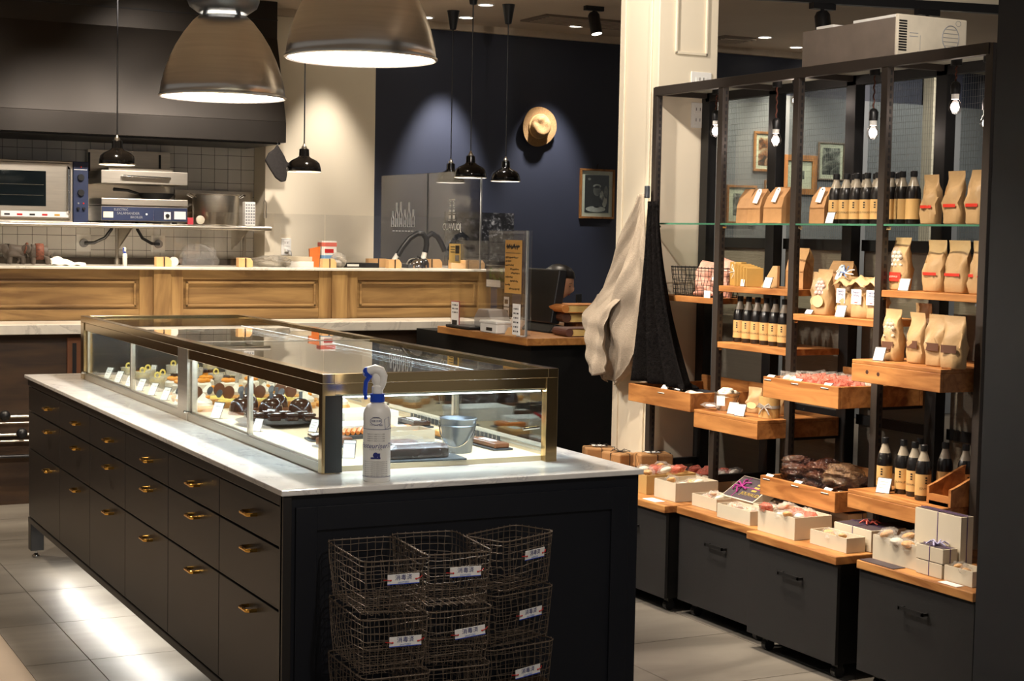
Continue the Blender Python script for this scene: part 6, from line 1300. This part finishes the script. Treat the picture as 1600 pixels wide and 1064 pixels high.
# propped lidded box with purple bow
t = thing('propped_gift_box', 'pale box with dark lid, gold lettering and purple bow propped at an angle', 'box', (2.325, 1.085, .5025), rot=(0, rad(-33), 0)); 
B(0, 0, -.045, .135, .215, 0).obj('box_body', BOXG, t, bev=.001); ld = B(.006, .006, 0, .129, .209, .0015).obj('dark_lid', DLID, t)
text('JOUVAUD', .026, GOLDINK, 'lid_lettering', ld, (.035, .06, .003), (0, 0, -pi / 2)); 
for k in range(3): B(.055 + .018 * k, .045, .0015, .065 + .018 * k, .075, .003).obj('gold_print', GOLDINK, ld)
g = G().box(.006, .15, .0015, .129, .153, .003); g.box(.07, .006, .0015, .073, .209, .003); g.obj('ribbon', PLUM, t)
for q in range(6): an = q * 1.05; G().tube([(.07, .15, .003), (.07 + .022 * cos(an), .15 + .026 * sin(an), .016), (.07 + .04 * cos(an + .2), .15 + .045 * sin(an + .2), .006)], .004, 6).obj('bow_strand', PLUM, t)
tag(B(2.40, 1.10, TZ, 2.42, 1.29, .505).obj('prop_stand', BLKPL), 'hidden black prop behind the propped lidded box', 'stand')
gbox('dark lidded box behind the propped box', 2.45, 1.11, 2.58, 1.28, .055, lid=True, ribbon=RIB)
# kraft parcels with string
def parcel(label, loc, w, d, h, rz, seed, label_tag=False):
    t = thing('kraft_parcel', label, 'parcel', loc, rz, group='string tied kraft parcels'); rnd = random.Random(seed)
    o = B(-w / 2, -d / 2, 0, w / 2, d / 2, h).obj('paper_wrap', KRAFT, t, bev=.008)
    for v in o.data.vertices: v.co += Vector((rnd.uniform(-.005, .005), rnd.uniform(-.005, .005), rnd.uniform(-.004, .004) if v.co.z > .01 else 0))
    for sx in (-1, 1): G().prism([(-d * .4, h * .1), (d * .4, h * .1), (0, h * .9)], .004, 'x', sx * (w / 2 + .001) - .002).obj('folded_end', KRAFT, t)
    g = G()
    for e in (-.0, ): g.tube([(-w / 2 - .003, 0, 0), (-w / 2 - .003, 0, h), (0, 0, h + .004), (w / 2 + .003, 0, h), (w / 2 + .003, 0, 0)], .0018, 5); g.tube([(0, -d / 2 - .003, 0), (0, -d / 2 - .003, h), (0, 0, h + .004), (0, d / 2 + .003, h), (0, d / 2 + .003, 0)], .0018, 5)
    for q in range(5): g.tube([(0, 0, h + .004), (.03 * cos(q * 1.3), .03 * sin(q * 1.3), h + .014), (.05 * cos(q * 1.3 + .3), .05 * sin(q * 1.3 + .3), h + .006)], .0016, 5)
    g.obj('black_string', BLKPL, t)
    if label_tag: B(-.035, -.02, h + .006, .03, .018, h + .008).obj('paper_label', CARD, t)
parcel('string tied kraft parcel at the left of the heap behind the marble corner', (2.41, 2.42, .4475), .14, .13, .105, rad(-20), 1, True); parcel('string tied kraft parcel at the back of the heap', (2.42, 2.25, .4475), .12, .12, .10, rad(15), 2); parcel('string tied kraft parcel with a white label on top of the heap', (2.49, 2.075, .500), .16, .11, .062, rad(-12), 3, True); parcel('flat kraft parcel at the bottom of the heap', (2.50, 2.08, .4475), .20, .12, .046, rad(-5), 4)
# flat things on the tables
for nm, x0, y0, x1, y1, lb in (('paper_slip', 2.178, -.215, 2.212, -.13, 'white paper slip lying on the nearest table edge'), ('paper_slip', 2.15, 1.52, 2.20, 1.62, 'white paper slip before the large open box')):
    tag(B(x0, y0, TZ, x1, y1, TZ + .0012).obj(nm, CARD), lb, 'paper')
tag(B(2.174, .08, TZ, 2.226, .255, TZ + .002).obj('dark_mat', DLID), 'dark grey card mat under the deep open box', 'mat')
# ---------------------------------------------------------------- hanging cloths at the pillar
cl = thing('hanging_linen', 'crumpled beige linen cloth hanging from a clip on the shelving post', 'cloth', (2.455, 2.12, 1.735))
OL = [(0, .00, .05), (.05, -.01, .07), (.12, -.025, .12), (.22, -.035, .20), (.34, -.04, .28), (.46, -.035, .385), (.52, -.03, .44), (.56, -.03, .44), (.62, -.01, .40), (.70, .0, .36), (.76, .02, .34), (.80, .05, .35), (.84, .11, .33), (.87, .17, .28)]
def lin_edge(v):
    z = v * .87
    for (a, l0, r0_), (b2, l1, r1) in zip(OL, OL[1:]):
        if a <= z <= b2 + 1e-6: f = (z - a) / (b2 - a); return z, l0 + (l1 - l0) * f, r0_ + (r1 - r0_) * f
    return z, OL[-1][1], OL[-1][2]
def linf(u, v):
    z, l, r = lin_edge(v); y = l + (r - l) * u; w = min(1, .15 + 1.6 * v)
    x = -.012 - .035 * w * (.5 + .5 * sin(u * 15 + 2.5 * v)) - .022 * w * sin(u * 7 - 5 * v + 1) - .006 * sin(23 * v + 9 * u) * w - .004 * sin(31 * u - 27 * v) * w - .05 * max(0, sin(pi * min(1, max(0, (v - .5) / .5)))) * (u > .35) * (u - .35)
    return (x, y + .006 * sin(9 * v + 6 * u), -z + .012 * sin(u * 9 + 1) * (v > .9))
G().grid(linf, 44, 56).obj('cloth', LINEN, cl, True, solid=.003)
def flap(u, v):
    q = min(1, v * 2.4); q = q * q * (3 - 2 * q); l = .40 - .10 * v * v + .02 * sin(7 * v); r = .07 + .10 * v + .05 * sin(3.2 * v)
    y = r + (l - r) * u
    x = -.015 - .070 * q - .020 * q * sin(u * 8 + 3 * v) - .010 * q * sin(u * 17 - 6 * v) - .03 * q * sin(pi * u) - .005 * sin(26 * v + 8 * u) * q
    return (x, y, -.40 - .44 * v - .07 * u * (1 - v) + .06 * v * (u - .5) ** 2 * 4)
G().grid(flap, 36, 40).obj('folded_flap', LINEN, cl, True, solid=.003)
B(-.012, -.012, -.02, .006, .012, .035).obj('metal_clip', GALV, cl, bev=.003)
dc = thing('hanging_dark_cloth', 'dark patterned woven cloth hanging beside the linen and draping into the tray', 'cloth', (2.46, 2.07, 1.70))
def dkf(u, v):
    z = v * .80; l = -.06 - .10 * v - .30 * v * v; r = .03 - .05 * v; y = l + (r - l) * u
    x = -.005 - (.02 + .06 * v) * (.5 + .5 * sin(u * 19 + 1.5 * v)) - .03 * v * v
    return (x, y, -z)
G().grid(dkf, 36, 40).obj('cloth', DARKCL, dc, True, solid=.003)
G().tube([(-.02, -.02, -.14), (-.03, -.035, -.15), (-.02, -.045, -.17)], .003, 6).obj('white_tie', CARD, dc)
